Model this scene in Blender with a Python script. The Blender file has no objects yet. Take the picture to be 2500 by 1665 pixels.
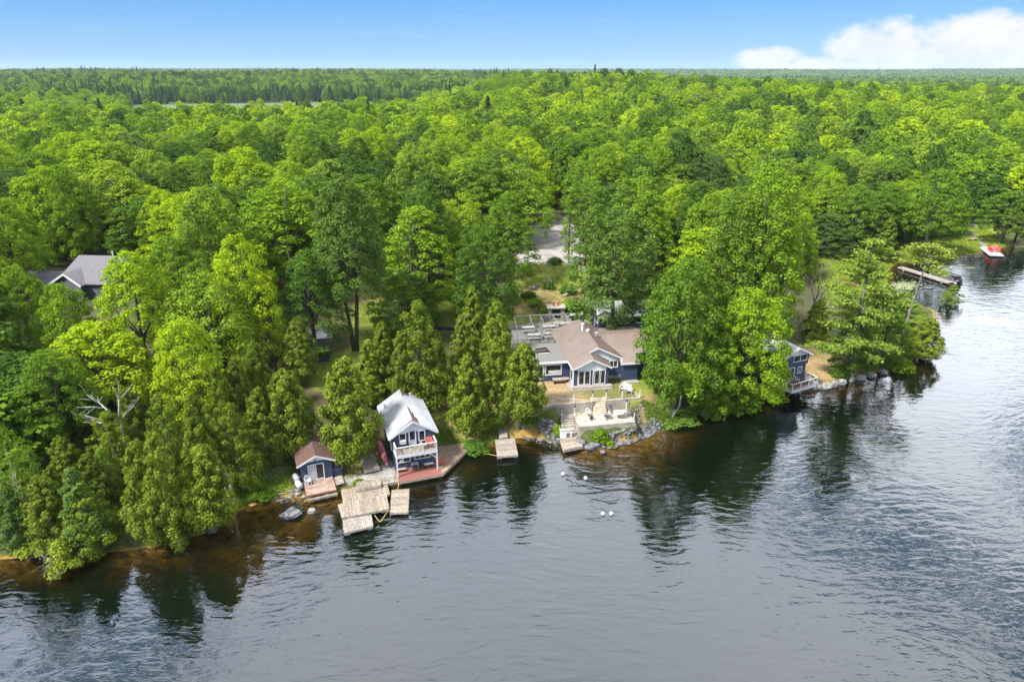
import bpy, bmesh, math, random
import numpy as np
from mathutils import Vector, Matrix

sc = bpy.context.scene
C = sc.collection
PI = math.pi
# ------------------------------------------------------------------ camera
FPX, CX, CY, CAM_H = 1667.0, 1250.0, 832.5, 40.0      # photograph is 2500 x 1665
PITCH = math.atan((CY - 176.0) / FPX)
cam_d = bpy.data.cameras.new('camera'); cam_d.sensor_width = 36.0
cam_d.lens = 36.0 * FPX / 2500.0
cam_d.clip_start = 0.5; cam_d.clip_end = 30000
cam = bpy.data.objects.new('camera', cam_d); C.objects.link(cam)
cam.location = (0, 0, CAM_H); cam.rotation_euler = (PI / 2 - PITCH, 0, 0)
sc.camera = cam
# ------------------------------------------------------------------ light
SUN_EL, SUN_AZ = math.radians(50), math.radians(-125)    # azimuth from +Y towards +X
sc.view_settings.view_transform = 'Standard'; sc.view_settings.look = 'None'
sc.view_settings.exposure = 1.0; sc.view_settings.gamma = 1.0
sc.view_settings.use_curve_mapping = False
sun_d = bpy.data.lights.new('sun', 'SUN'); sun_d.energy = 5.0; sun_d.angle = math.radians(9)
sun_d.color = (1.0, 0.96, 0.88)
sun = bpy.data.objects.new('sun', sun_d); C.objects.link(sun)
sd = Vector((math.sin(SUN_AZ) * math.cos(SUN_EL), math.cos(SUN_AZ) * math.cos(SUN_EL), math.sin(SUN_EL)))
sun.rotation_euler = sd.to_track_quat('Z', 'Y').to_euler()

def mth(nt, op, a, b=None, clamp=False):
    n = nt.nodes.new('ShaderNodeMath'); n.operation = op; n.use_clamp = clamp
    for i, v in enumerate((a, b)):
        if v is None: continue
        if isinstance(v, (int, float)): n.inputs[i].default_value = v
        else: nt.links.new(v, n.inputs[i])
    return n.outputs[0]
def mapr(nt, v, a, b, c=0.0, d=1.0, smooth=True):
    n = nt.nodes.new('ShaderNodeMapRange'); n.interpolation_type = 'SMOOTHSTEP' if smooth else 'LINEAR'
    nt.links.new(v, n.inputs[0])
    for i, x in zip((1, 2, 3, 4), (a, b, c, d)): n.inputs[i].default_value = x
    return n.outputs[0]
def mixc(nt, f, a, b, mode='MIX'):
    n = nt.nodes.new('ShaderNodeMix'); n.data_type = 'RGBA'; n.blend_type = mode
    for s, v in ((0, f), (6, a), (7, b)):
        if isinstance(v, (int, float)): n.inputs[s].default_value = v
        elif isinstance(v, tuple): n.inputs[s].default_value = (*v[:3], 1)
        else: nt.links.new(v, n.inputs[s])
    return n.outputs[2]
def noise(nt, vec, scale, detail=4, rough=0.55, dist=0.0):
    n = nt.nodes.new('ShaderNodeTexNoise')
    if vec is not None: nt.links.new(vec, n.inputs['Vector'])
    n.inputs['Scale'].default_value = scale; n.inputs['Detail'].default_value = detail
    n.inputs['Roughness'].default_value = rough; n.inputs['Distortion'].default_value = dist
    return n.outputs[0]
def mapping(nt, vec, scale=(1, 1, 1), rot=(0, 0, 0), loc=(0, 0, 0)):
    n = nt.nodes.new('ShaderNodeMapping'); nt.links.new(vec, n.inputs[0])
    n.inputs['Scale'].default_value = scale; n.inputs['Rotation'].default_value = rot; n.inputs['Location'].default_value = loc
    return n.outputs[0]

world = bpy.data.worlds.new('World'); sc.world = world; world.use_nodes = True
def build_world():
    nt = world.node_tree; nt.nodes.clear(); L = nt.links.new
    out = nt.nodes.new('ShaderNodeOutputWorld'); bg = nt.nodes.new('ShaderNodeBackground')
    bg.inputs['Strength'].default_value = 0.082
    L(bg.outputs[0], out.inputs[0])
    sky = nt.nodes.new('ShaderNodeTexSky'); sky.sky_type = 'NISHITA'; sky.sun_disc = False
    sky.sun_elevation = SUN_EL; sky.sun_rotation = SUN_AZ
    sky.altitude = 0; sky.air_density = 1.0; sky.dust_density = 0.3; sky.ozone_density = 2.0
    tc = nt.nodes.new('ShaderNodeTexCoord'); d = tc.outputs['Generated']
    sx = nt.nodes.new('ShaderNodeSeparateXYZ'); L(d, sx.inputs[0])
    x, y, z = sx.outputs
    # deep blue of the open sky low over the forest, paler at the horizon
    hs = nt.nodes.new('ShaderNodeHueSaturation'); L(sky.outputs[0], hs.inputs['Color'])
    hs.inputs['Saturation'].default_value = 1.25; hs.inputs['Value'].default_value = 1.0
    el = mth(nt, 'MULTIPLY', mth(nt, 'ARCSINE', z), 180 / PI)
    az = mth(nt, 'MULTIPLY', mth(nt, 'ARCTAN2', x, y), 180 / PI)
    blue = mixc(nt, mapr(nt, el, 0.0, 5.5), SKY_LOW, SKY_HIGH)
    base = mixc(nt, 0.25, blue, hs.outputs[0])
    # thin cirrus wisps
    ci = noise(nt, mapping(nt, d, (3, 3, 40), (0.0, 0.10, 0)), 2.2, 5, 0.6, 0.6)
    base = mixc(nt, mth(nt, 'MULTIPLY', mapr(nt, ci, 0.55, 0.80), 0.28), base, (3.5, 4.4, 5.2))
    # the overcast that hangs above and behind the open strip
    big = noise(nt, mapping(nt, d, (1.0, 1.0, 2.6)), 1.7, 5, 0.6, 0.3)
    fine = noise(nt, mapping(nt, d, (1.0, 1.0, 3.0)), 7.0, 5, 0.6)
    cl = mth(nt, 'ADD', mth(nt, 'MULTIPLY', big, 0.75), mth(nt, 'MULTIPLY', fine, 0.25))
    right = mapr(nt, x, -0.5, 0.75, 0.0, 1.0)
    cl = mth(nt, 'ADD', cl, mth(nt, 'MULTIPLY', right, 0.20))
    ccol = mixc(nt, mapr(nt, cl, 0.36, 0.70), CLOUD_DARK, CLOUD_LIGHT)
    ahead = mth(nt, 'MULTIPLY', mapr(nt, y, 0.0, 0.62, 0.30, 1.04), mapr(nt, el, 46.0, 72.0, 1.0, 0.30))
    cg = nt.nodes.new('ShaderNodeCombineColor'); [L(ahead, cg.inputs[i]) for i in range(3)]
    ccol = mixc(nt, 1.0, ccol, cg.outputs[0], 'MULTIPLY')
    def blob(a0, e0, ra, re, tilt=0.0):
        da, de = mth(nt, 'SUBTRACT', az, a0), mth(nt, 'SUBTRACT', el, e0)
        de = mth(nt, 'SUBTRACT', de, mth(nt, 'MULTIPLY', da, tilt))
        u = mth(nt, 'DIVIDE', da, ra); v = mth(nt, 'DIVIDE', de, re)
        return mth(nt, 'SUBTRACT', 1.0, mth(nt, 'ADD', mth(nt, 'MULTIPLY', u, u), mth(nt, 'MULTIPLY', v, v)))
    hn = noise(nt, mapping(nt, d, (1, 1, 1.6)), 6.0, 6, 0.6, 0.4)
    hole = None
    for q in GAPS:
        bb = blob(*q); hole = bb if hole is None else mth(nt, 'MAXIMUM', hole, bb)
    hole = mapr(nt, mth(nt, 'ADD', hole, mth(nt, 'MULTIPLY', mth(nt, 'SUBTRACT', hn, 0.5), 2.4)), -0.1, 0.9)
    ccol = mixc(nt, hole, ccol, (5.4, 8.2, 11.8))
    cov = mapr(nt, mth(nt, 'ADD', el, mth(nt, 'MULTIPLY', fine, 8.0)), 10.5, 22.0)
    base = mixc(nt, cov, base, ccol)
    # fair-weather cumulus standing low on the right
    b = None
    for q in CUMULUS:
        bb = blob(*q); b = bb if b is None else mth(nt, 'MAXIMUM', b, bb)
    cn = noise(nt, mapping(nt, d, (1, 1, 1.5)), 17.0, 8, 0.62)
    cn2 = noise(nt, mapping(nt, d, (1, 1, 1.3)), 42.0, 5, 0.6)
    dens = mth(nt, 'ADD', b, mth(nt, 'MULTIPLY', mth(nt, 'SUBTRACT', cn, 0.5), 2.2))
    dens = mth(nt, 'ADD', dens, mth(nt, 'MULTIPLY', mth(nt, 'SUBTRACT', cn2, 0.5), 0.6))
    m = mapr(nt, dens, -0.1, 0.8)
    shade = mapr(nt, mth(nt, 'ADD', mth(nt, 'MULTIPLY', cn, 1.3), mth(nt, 'MULTIPLY', el, 0.07)), 0.45, 1.0)
    base = mixc(nt, m, base, mixc(nt, shade, (4.5, 5.0, 5.6), (5.9, 5.95, 6.0)))
    L(base, bg.inputs['Color'])
SKY_LOW, SKY_HIGH = (0.85, 3.0, 5.7), (0.30, 2.1, 5.6)
CLOUD_DARK, CLOUD_LIGHT = (22.0, 25.0, 31.0), (29.0, 30.0, 32.0)
GAPS = [(27.0, 31.5, 6.0, 3.0, 0.1), (36.0, 33.0, 9.0, 3.6, 0.16), (47.0, 35.5, 8.0, 5.0, 0.2), (43.0, 24.5, 5.5, 3.2), (-38.0, 41.0, 11.0, 5.0), (-22.0, 35.0, 7.0, 2.5), (150.0, 40.0, 30.0, 12.0), (-100.0, 55.0, 25.0, 10.0)]
CUMULUS = [(19.0, 0.7, 2.6, 1.15), (26.6, 1.5, 4.0, 2.0), (32.5, 1.3, 6.5, 2.4), (41.0, 1.0, 8.0, 2.2), (25.0, 0.2, 8.0, 0.9)]
build_world()
sc.cycles.max_bounces = 8; sc.cycles.diffuse_bounces = 3; sc.cycles.glossy_bounces = 3
sc.cycles.transmission_bounces = 4; sc.cycles.transparent_max_bounces = 12
sc.cycles.sample_clamp_indirect = 4.0; sc.cycles.caustics_reflective = False; sc.cycles.caustics_refractive = False
sc.cycles.use_denoising = True; sc.cycles.denoiser = 'OPENIMAGEDENOISE'; sc.cycles.denoising_input_passes = 'RGB_ALBEDO_NORMAL'; sc.cycles.denoising_prefilter = 'ACCURATE'

# ------------------------------------------------------------------ survey of the photograph: a pixel and a height give a point
SP, CP = math.sin(PITCH), math.cos(PITCH)
K = 2500 / 2354.0
def at(px, py, z=0.0):
    x = (px - CX) / FPX; y = (CY - py) / FPX
    t = (z - CAM_H) / (-SP + y * CP)
    return Vector((x * t, (CP + y * SP) * t, z))

# ------------------------------------------------------------------ mesh helpers
class MB:
    def __init__(s): s.v = []; s.f = []
    def add(s, vs, fs):
        n = len(s.v); s.v += [tuple(p) for p in vs]; s.f += [tuple(i + n for i in f) for f in fs]; return s
    def box(s, x0, x1, y0, y1, z0, z1):
        return s.add([(x0,y0,z0),(x1,y0,z0),(x1,y1,z0),(x0,y1,z0),(x0,y0,z1),(x1,y0,z1),(x1,y1,z1),(x0,y1,z1)],
                     [(3,2,1,0),(4,5,6,7),(0,1,5,4),(1,2,6,5),(2,3,7,6),(3,0,4,7)])
    def prism(s, poly, z0, z1):
        n = len(poly)
        return s.add([(x,y,z0) for x,y in poly] + [(x,y,z1) for x,y in poly],
                     [tuple(range(n-1,-1,-1)), tuple(range(n,2*n))] + [(i,(i+1)%n,n+(i+1)%n,n+i) for i in range(n)])
    def extr(s, poly, vec):
        n = len(poly); vec = Vector(vec)
        return s.add([Vector(p) for p in poly] + [Vector(p) + vec for p in poly],
                     [tuple(range(n-1,-1,-1)), tuple(range(n,2*n))] + [(i,(i+1)%n,n+(i+1)%n,n+i) for i in range(n)])
    def bar(s, p, q, w, h=None, up=(0,0,1)):
        h = h or w; p = Vector(p); q = Vector(q); d = (q-p).normalized(); up = Vector(up)
        if abs(d.dot(up)) > 0.98: up = Vector((0,1,0))
        a = d.cross(up).normalized()*w/2; b = a.cross(d).normalized()*h/2
        return s.add([p-a-b,p+a-b,p+a+b,p-a+b,q-a-b,q+a-b,q+a+b,q-a+b],
                     [(0,1,2,3),(7,6,5,4),(0,4,5,1),(1,5,6,2),(2,6,7,3),(3,7,4,0)])
    def tube(s, pts, rad, n=6):
        pts = [Vector(p) for p in pts]
        if isinstance(rad, (int, float)): rad = [rad]*len(pts)
        vs = []; ref = Vector((0.31,0.2,0.93))
        for i, p in enumerate(pts):
            d = (pts[min(i+1,len(pts)-1)] - pts[max(i-1,0)]).normalized()
            a = d.cross(ref)
            if a.length < 0.05: a = d.cross(Vector((1,0,0)))
            a.normalize(); b = d.cross(a)
            vs += [p + (a*math.cos(2*PI*k/n) + b*math.sin(2*PI*k/n))*rad[i] for k in range(n)]
        fs = [(i*n+k, i*n+(k+1)%n, (i+1)*n+(k+1)%n, (i+1)*n+k) for i in range(len(pts)-1) for k in range(n)]
        fs += [tuple(range(n-1,-1,-1)), tuple(range((len(pts)-1)*n, len(pts)*n))]
        return s.add(vs, fs)
    def lathe(s, prof, n=12, c=(0,0,0)):
        vs = [(c[0]+r*math.cos(2*PI*k/n), c[1]+r*math.sin(2*PI*k/n), c[2]+z) for r, z in prof for k in range(n)]
        m = len(prof)
        fs = [(i*n+k, i*n+(k+1)%n, (i+1)*n+(k+1)%n, (i+1)*n+k) for i in range(m-1) for k in range(n)]
        fs += [tuple(range(n-1,-1,-1)), tuple(range((m-1)*n, m*n))]
        return s.add(vs, fs)
    def rock(s, c, r, rnd, sub=2, rough=0.22):
        bm = bmesh.new(); bmesh.ops.create_icosphere(bm, subdivisions=sub, radius=1.0)
        ax = [Vector((rnd.gauss(0,1),rnd.gauss(0,1),rnd.gauss(0,1))).normalized() for _ in range(7)]
        cut = [rnd.uniform(0.55,0.95) for _ in ax]; ph = [rnd.uniform(0,6) for _ in range(3)]
        vs = []
        for v in bm.verts:
            p = v.co.copy()
            for a, k in zip(ax, cut):
                t = p.dot(a)
                if t > k: p -= a*(t-k)*0.85
            p *= 1 + rough*0.35*math.sin(4*p.x+ph[0])*math.sin(5*p.y+ph[1]) + rough*0.2*math.sin(9*p.z+ph[2])
            vs.append((c[0]+p.x*r[0], c[1]+p.y*r[1], c[2]+p.z*r[2]))
        fs = [tuple(v.index for v in f.verts) for f in bm.faces]; bm.free()
        return s.add(vs, fs)
    def build(s, name, mat, parent=None, smooth=False, loc=None):
        me = bpy.data.meshes.new(name); me.from_pydata(s.v, [], s.f); me.update()
        bm = bmesh.new(); bm.from_mesh(me); bmesh.ops.recalc_face_normals(bm, faces=bm.faces); bm.to_mesh(me); bm.free()
        if smooth: me.polygons.foreach_set('use_smooth', [True]*len(me.polygons))
        me.materials.append(mat)
        o = bpy.data.objects.new(name, me); C.objects.link(o)
        if parent is not None: o.parent = parent
        if loc is not None: o.location = loc
        return o
def tag(o, label=None, cat=None, group=None, kind=None):
    if label: o['label'] = label
    if cat: o['category'] = cat
    if group: o['group'] = group
    if kind: o['kind'] = kind
    return o
def root(name, label, cat, loc=(0,0,0), rz=0.0, group=None):
    o = bpy.data.objects.new(name, None); C.objects.link(o); o.empty_display_size = 0.3
    o.location = loc; o.rotation_euler = (0,0,rz)
    return tag(o, label, cat, group)
def dup(src, loc, rz=0.0, label=None, group=None, scale=None):
    r = src.copy(); C.objects.link(r); r.location = loc; r.rotation_euler = (0,0,rz)
    if label: r['label'] = label
    if group: r['group'] = group
    if scale: r.scale = scale
    for ch in list(src.children):
        c = ch.copy(); C.objects.link(c); c.parent = r
        for g in list(ch.children):
            d = g.copy(); C.objects.link(d); d.parent = c
    return r

# ------------------------------------------------------------------ materials
M = {}
def mat(name):
    m = bpy.data.materials.new(name); m.use_nodes = True; nt = m.node_tree
    b = nt.nodes['Principled BSDF']; M[name] = m
    return m, nt, b
def tcoord(nt, which='Object'):
    return nt.nodes.new('ShaderNodeTexCoord').outputs[which]
def bump(nt, b, h, strength=0.4, dist=0.02):
    n = nt.nodes.new('ShaderNodeBump'); nt.links.new(h, n.inputs['Height'])
    n.inputs['Strength'].default_value = strength; n.inputs['Distance'].default_value = dist
    nt.links.new(n.outputs[0], b.inputs['Normal'])
def simple(name, col, rough=0.6, var=0.2, scale=3.0, metal=0.0, bmp=0.0, col2=None, stretch=(1,1,1), island=0.0, spec=0.5):
    m, nt, b = mat(name)
    v = mapping(nt, tcoord(nt), stretch)
    n = noise(nt, v, scale, 5, 0.6)
    c2 = col2 or tuple(c*(1-var*1.6) for c in col)
    c = mixc(nt, mapr(nt, n, 0.3, 0.7), c2, tuple(min(1, c*(1+var*0.4)) for c in col))
    if island:
        g = nt.nodes.new('ShaderNodeNewGeometry')
        f = mapr(nt, g.outputs['Random Per Island'], 0, 1, 1-island, 1+island, False)
        cc = nt.nodes.new('ShaderNodeCombineColor')
        for i in range(3): nt.links.new(f, cc.inputs[i])
        c = mixc(nt, 1.0, c, cc.outputs[0], 'MULTIPLY')
    nt.links.new(c, b.inputs['Base Color'])
    b.inputs['Roughness'].default_value = rough; b.inputs['Metallic'].default_value = metal
    b.inputs['Specular IOR Level'].default_value = spec
    if bmp: bump(nt, b, n, bmp, 0.03)
    return m
def siding(name, col, pitch=0.14, var=0.16):
    m, nt, b = mat(name); tc = tcoord(nt)
    sx = nt.nodes.new('ShaderNodeSeparateXYZ'); nt.links.new(tc, sx.inputs[0])
    fr = mth(nt, 'FRACT', mth(nt, 'DIVIDE', sx.outputs[2], pitch))
    n = noise(nt, mapping(nt, tc, (0.6,0.6,5)), 2.0, 4)
    c = mixc(nt, n, tuple(x*(1-var) for x in col), tuple(x*(1+var) for x in col))
    nt.links.new(c, b.inputs['Base Color']); b.inputs['Roughness'].default_value = 0.5
    h = mth(nt, 'SUBTRACT', 1.0, fr)
    bump(nt, b, h, 1.0, 0.05)
    return m
siding('blue_siding', (0.017, 0.028, 0.066))
siding('charcoal_siding', (0.05, 0.055, 0.06))
simple('white_paint', (0.60, 0.61, 0.63), 0.5, 0.08, 2.0)
simple('soffit_white', (0.66, 0.68, 0.71), 0.55, 0.06, 1.5)
simple('silver_roof', (0.33, 0.34, 0.365), 0.42, 0.14, 0.9, 0.15, stretch=(1,1,1))
simple('brown_metal', (0.185, 0.143, 0.120), 0.45, 0.10, 0.7)
simple('white_roof', (0.46, 0.47, 0.49), 0.5, 0.12, 0.7)
simple('brown_shingle', (0.115, 0.060, 0.050), 0.9, 0.35, 6.0, bmp=0.5)
simple('dark_shingle', (0.045, 0.038, 0.038), 0.9, 0.3, 6.0, bmp=0.4)
simple('grey_shingle', (0.13, 0.125, 0.14), 0.9, 0.2, 5.0, bmp=0.3)
simple('gravel_roof', (0.15, 0.147, 0.138), 0.95, 0.3, 9.0, bmp=0.3)
simple('old_wood', (0.30, 0.25, 0.195), 0.8, 0.25, 3.0, stretch=(1,1,1), island=0.22)
simple('grey_wood', (0.31, 0.275, 0.235), 0.85, 0.25, 3.0, island=0.18)
simple('red_wood', (0.22, 0.080, 0.066), 0.7, 0.25, 3.0, island=0.15, col2=(0.22,0.085,0.07))
simple('worn_wood', (0.33, 0.265, 0.215), 0.8, 0.3, 1.3, island=0.15, col2=(0.25,0.14,0.115))
simple('brown_deck', (0.16, 0.085, 0.065), 0.8, 0.3, 3.0, island=0.2)
simple('tan_wood', (0.33, 0.235, 0.16), 0.8, 0.25, 3.0, island=0.2)
simple('dark_wood', (0.06, 0.045, 0.035), 0.8, 0.3, 4.0)
simple('concrete', (0.32, 0.29, 0.24), 0.9, 0.22, 1.3, bmp=0.15)
simple('concrete_grey', (0.33, 0.32, 0.30), 0.9, 0.2, 2.0, bmp=0.15)
simple('black_metal', (0.02, 0.02, 0.022), 0.5, 0.2, 4.0)
simple('steel', (0.48, 0.49, 0.50), 0.4, 0.1, 4.0, 0.4)
simple('white_plastic', (0.48, 0.48, 0.47), 0.4, 0.05, 4.0)
simple('grey_plastic', (0.42, 0.45, 0.50), 0.5, 0.2, 2.0)
simple('pink_plastic', (0.50, 0.14, 0.20), 0.4, 0.12, 1.0)
simple('red_plastic', (0.55, 0.035, 0.03), 0.45, 0.1, 3.0)
simple('faded_red', (0.45, 0.10, 0.075), 0.55, 0.1, 3.0)
simple('dark_green', (0.015, 0.05, 0.045), 0.5, 0.1, 3.0)
simple('sling_grey', (0.09, 0.085, 0.10), 0.8, 0.1, 6.0)
simple('terracotta', (0.32, 0.10, 0.05), 0.8, 0.15, 4.0)
simple('field_stone', (0.30, 0.285, 0.26), 0.9, 0.35, 4.0, island=0.3, bmp=0.4)
simple('rock_grey', (0.165, 0.16, 0.17), 0.9, 0.45, 2.2, island=0.28, bmp=0.5)
simple('rock_pale', (0.27, 0.26, 0.25), 0.9, 0.4, 2.0, island=0.25, bmp=0.5)
simple('bark', (0.065, 0.052, 0.042), 0.95, 0.35, 2.5, stretch=(3,3,0.6), bmp=0.5)
simple('bark_grey', (0.17, 0.155, 0.14), 0.95, 0.3, 2.5, stretch=(3,3,0.6), bmp=0.5)
simple('bark_white', (0.42, 0.40, 0.37), 0.85, 0.35, 3.0, stretch=(1,1,3))
simple('rope_yellow', (0.55, 0.42, 0.12), 0.8, 0.1, 4.0)
simple('yellow_paint', (0.65, 0.48, 0.05), 0.5, 0.1, 4.0)
simple('canvas_dark', (0.045, 0.05, 0.06), 0.7, 0.2, 2.0)
simple('alu', (0.55, 0.56, 0.58), 0.3, 0.1, 3.0, 0.6)
simple('soil', (0.10, 0.07, 0.045), 0.95, 0.3, 3.0, bmp=0.3)
simple('table_wood', (0.30, 0.285, 0.27), 0.8, 0.2, 3.0, island=0.12)
simple('pipe_grey', (0.22, 0.22, 0.22), 0.5, 0.1, 4.0)
simple('fabric_white', (0.5, 0.5, 0.5), 0.9, 0.15, 4.0)
simple('lily', (0.19, 0.23, 0.09), 0.6, 0.3, 2.0, island=0.3)
def glass():
    m, nt, b = mat('window_glass')
    n = noise(nt, tcoord(nt), 1.1, 3)
    nt.links.new(mixc(nt, mapr(nt, n, 0.35, 0.7), (0.008,0.009,0.012), (0.045,0.04,0.04)), b.inputs['Base Color'])
    b.inputs['Roughness'].default_value = 0.08; b.inputs['Specular IOR Level'].default_value = 0.5
glass()
m_, nt_, b_ = mat('patio_slab')
br_ = nt_.nodes.new('ShaderNodeTexBrick'); nt_.links.new(tcoord(nt_), br_.inputs[0])
br_.offset = 0.0; br_.squash = 1.0
br_.inputs['Color1'].default_value = (0.46,0.41,0.33,1); br_.inputs['Color2'].default_value = (0.40,0.35,0.28,1)
br_.inputs['Mortar'].default_value = (0.10,0.085,0.06,1); br_.inputs['Scale'].default_value = 1.0
br_.inputs['Mortar Size'].default_value = 0.022; br_.inputs['Brick Width'].default_value = 0.62; br_.inputs['Row Height'].default_value = 0.62
nt_.links.new(br_.outputs[0], b_.inputs['Base Color']); b_.inputs['Roughness'].default_value = 0.9
# ------------------------------------------------------------------ terrain
HO = (7.70, 76.90); HA = math.radians(8.4); HC_, HS_ = math.cos(HA), math.sin(HA)
def hw(u, v): return (HO[0] + u*HC_ - v*HS_, HO[1] + u*HS_ + v*HC_)          # cottage frame -> world
def hp(u, v, z): return (*hw(u, v), z)
SHORE = [(-3000,-1500),(-400,-60),(-150,28),(-75,44),(-45.2,49.0),(-40.8,49.3),(-35.7,49.9),(-31.4,50.8),(-28.2,52.9),(-27.2,55.7),(-25.6,58.0),
 (-23.5,58.6),(-20.5,58.6),(-17.6,59.2),(-15.5,60.2),(-12.2,61.1),(-10.5,62.2),(-7.0,64.5),(-4.6,68.2),(-1.8,69.2),(0.6,70.6),(2.6,70.9),(5.2,69.4),
 (8.3,67.7),(11.2,68.6),(16.6,71.2),(20.3,73.9),(23.0,76.1),(29.2,78.5),(34.0,82.2),(36.5,83.0),(40.8,83.7),(47.8,87.2),(58.2,91.8),
 (64.6,98.6),(72.5,109.4),(76.5,117.0),(75.0,121.5),(72.0,120.0),(74.5,130.0),(80.5,141.5),(84.0,146.5),(86.9,149.3),(97.4,153.2),
 (112.8,159.5),(128.3,168.2),(170,205),(260,240),(420,300),(900,420),(3000,700)]
LAND = SHORE + [(9000,700),(9000,12000),(-9000,12000),(-9000,-1500)]
def inpoly(x, y, poly):
    c = np.zeros(x.shape, bool); n = len(poly)
    for i in range(n):
        x0, y0 = poly[i]; x1, y1 = poly[(i+1) % n]
        if y0 == y1: continue
        k = ((y0 > y) != (y1 > y)) & (x < (x1-x0)*(y-y0)/(y1-y0) + x0); c ^= k
    return c
def segdist(x, y, pts, closed=False):
    d = np.full(x.shape, 1e12); n = len(pts)
    for i in range(n if closed else n-1):
        ax, ay = pts[i]; bx, by = pts[(i+1) % n]; dx, dy = bx-ax, by-ay
        t = np.clip(((x-ax)*dx + (y-ay)*dy)/(dx*dx+dy*dy), 0, 1)
        d = np.minimum(d, (x-ax-t*dx)**2 + (y-ay-t*dy)**2)
    return np.sqrt(d)
def ss(a, b, x):
    t = np.clip((x-a)/(b-a), 0, 1); return t*t*(3-2*t)
def vnoise(x, y, seed=0):
    xi = np.floor(x).astype(np.int64); yi = np.floor(y).astype(np.int64); fx = x-xi; fy = y-yi
    fx = fx*fx*(3-2*fx); fy = fy*fy*(3-2*fy)
    def h(a, b):
        n = (a*374761393 + b*668265263 + seed*974634777) & 0x7fffffff
        n = ((n ^ (n >> 13))*1274126177) & 0x7fffffff
        return ((n ^ (n >> 16)) & 0xffff)/65535.0
    return (h(xi,yi)*(1-fx)+h(xi+1,yi)*fx)*(1-fy) + (h(xi,yi+1)*(1-fx)+h(xi+1,yi+1)*fx)*fy
def fbm(x, y, seed=0, o=3):
    r = 0; a = 0.5
    for i in range(o): r = r + a*vnoise(x*2**i, y*2**i, seed+i); a *= 0.5
    return r
def shore_d(x, y):
    d = segdist(x, y, SHORE); return np.where(inpoly(x, y, LAND), d, -d)
MARSH = [(-232,432),(-62,440),(-88,640),(-118,900),(-134,905),(-330,860),(-430,806)]
POND1 = [tuple(at(x*K, y*K, 0.0)[:2]) for x, y in ((1938,650),(1962,656),(1972,668),(1948,664))]
POND2 = [tuple(at(x*K, y*K, 0.0)[:2]) for x, y in ((1988,668),(2010,676),(2024,690),(1996,684))]
PADS = [(POND1, -0.25, 1.0), (POND2, -0.25, 1.0),  # polygon, height, blend width
    ([hw(-5.6,-3.6),hw(7.2,-3.6),hw(12,0),hw(12,12.3),hw(-7,12.3),hw(-7,-3)], 3.36, 3.5),
    ([hw(-7.5,13.6),hw(8,13.6),hw(9,24),hw(-7.5,23.2)], 4.02, 2.0),
    ([hw(8.5,14.5),hw(16,14.5),hw(16,22),hw(9.5,22)], 4.3, 2.5),
    ([(-8,117.6),(18,117.2),(18,126),(14,150),(4,158),(2,130),(-8,128)], 8.45, 1.2),
    ([(-21.9,59.6),(-18.2,60.9),(-19.8,65.2),(-23.5,63.8)], 0.62, 1.5),
    ([(-12.6,62.0),(-8.0,63.6),(-10.8,71.5),(-15.2,70.1)], 0.58, 1.5),
    ([hw(-1.0,-7.5),hw(5.5,-7.3),hw(5.5,-3.9),hw(-2.6,-3.9),hw(-2.6,-5.2)], 1.9, 0.8),
    ([hw(-2.7,-7.2),hw(-1.1,-7.2),hw(-1.1,-5.0),hw(-2.7,-5.0)], 0.35, 0.8),
]
def height(x, y):
    x = np.asarray(x, float); y = np.asarray(y, float)
    d = shore_d(x, y)
    dj = d + 0.9*(fbm(x*0.7, y*0.7, 3)-0.45)*np.exp(-np.abs(d)/6)
    right = ss(42, 62, x)*(1-ss(260, 400, y)); dl = np.maximum(dj, 0)*(1-0.62*right)
    lift = 1 - 0.55*right
    z = 0.42*ss(0, 1.3, dl) + 3.1*ss(1.0, 17, dl)*lift + 4.7*ss(20, 46, dl) + 3.0*ss(60, 220, dl)*(0.1+0.9*ss(-160, 40, x))
    z = z + (fbm(x*0.09, y*0.09, 11)-0.45)*1.6*ss(8, 40, dl) + (fbm(x*0.6, y*0.6, 5)-0.45)*0.35*ss(0.5, 5, dl)
    far = ss(150, 420, y)
    hill = 12*np.exp(-((x-40)/170)**2-((y-560)/180)**2) + 2*np.exp(-((x-380)/170)**2-((y-470)/140)**2)
    hill = hill + 19*np.exp(-((x+1000)/760)**2-((y-1750)/430)**2) + 11*np.exp(-((x+250)/420)**2-((y-1500)/260)**2)
    hill = hill + 22*np.exp(-((x+520)/300)**2-((y-1120)/140)**2)*0.45
    hill = hill + 33*ss(3600, 5200, y)*(0.75+0.5*fbm(x*0.0006, y*0.0006, 21)) + 13*(fbm(x*0.0028, y*0.0028, 31)-0.45)*ss(700, 1500, y)
    z = z + hill*far
    z = z*(1 - 0.55*ss(0.06, 0.30, x/np.maximum(y, 1))*ss(520, 900, y)*(1-ss(3400, 4800, y)))
    md = np.where(inpoly(x, y, MARSH), 1.0, 0.0); ms = segdist(x, y, MARSH, True)
    mw = np.where(md > 0, 1.0, 1-ss(0, 90, ms)); z = z*(1-mw) + 5.0*mw
    for poly, pz, w in PADS:
        k = np.where(inpoly(x, y, poly), 1.0, 1-ss(0, w, segdist(x, y, poly, True)))
        k = k*np.where(d > -0.5, 1, 0); z = z*(1-k) + pz*k
    shelf = np.exp(-((x+21.5)/5.5)**2)*(y < 70) + 0.8*np.exp(-((x-14)/7)**2)
    w = -d*(1-0.74*np.clip(shelf, 0, 1))
    bed = -(0.62*np.minimum(w, 3) + 0.8*np.clip(w-3, 0, 6)) + (fbm(x*0.8, y*0.8, 8)-0.5)*0.25*ss(0.3, 2, w)
    return np.where(d > 0, z, np.minimum(bed, -0.02))
def hz(x, y): return float(height(np.array([x]), np.array([y]))[0])
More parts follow.
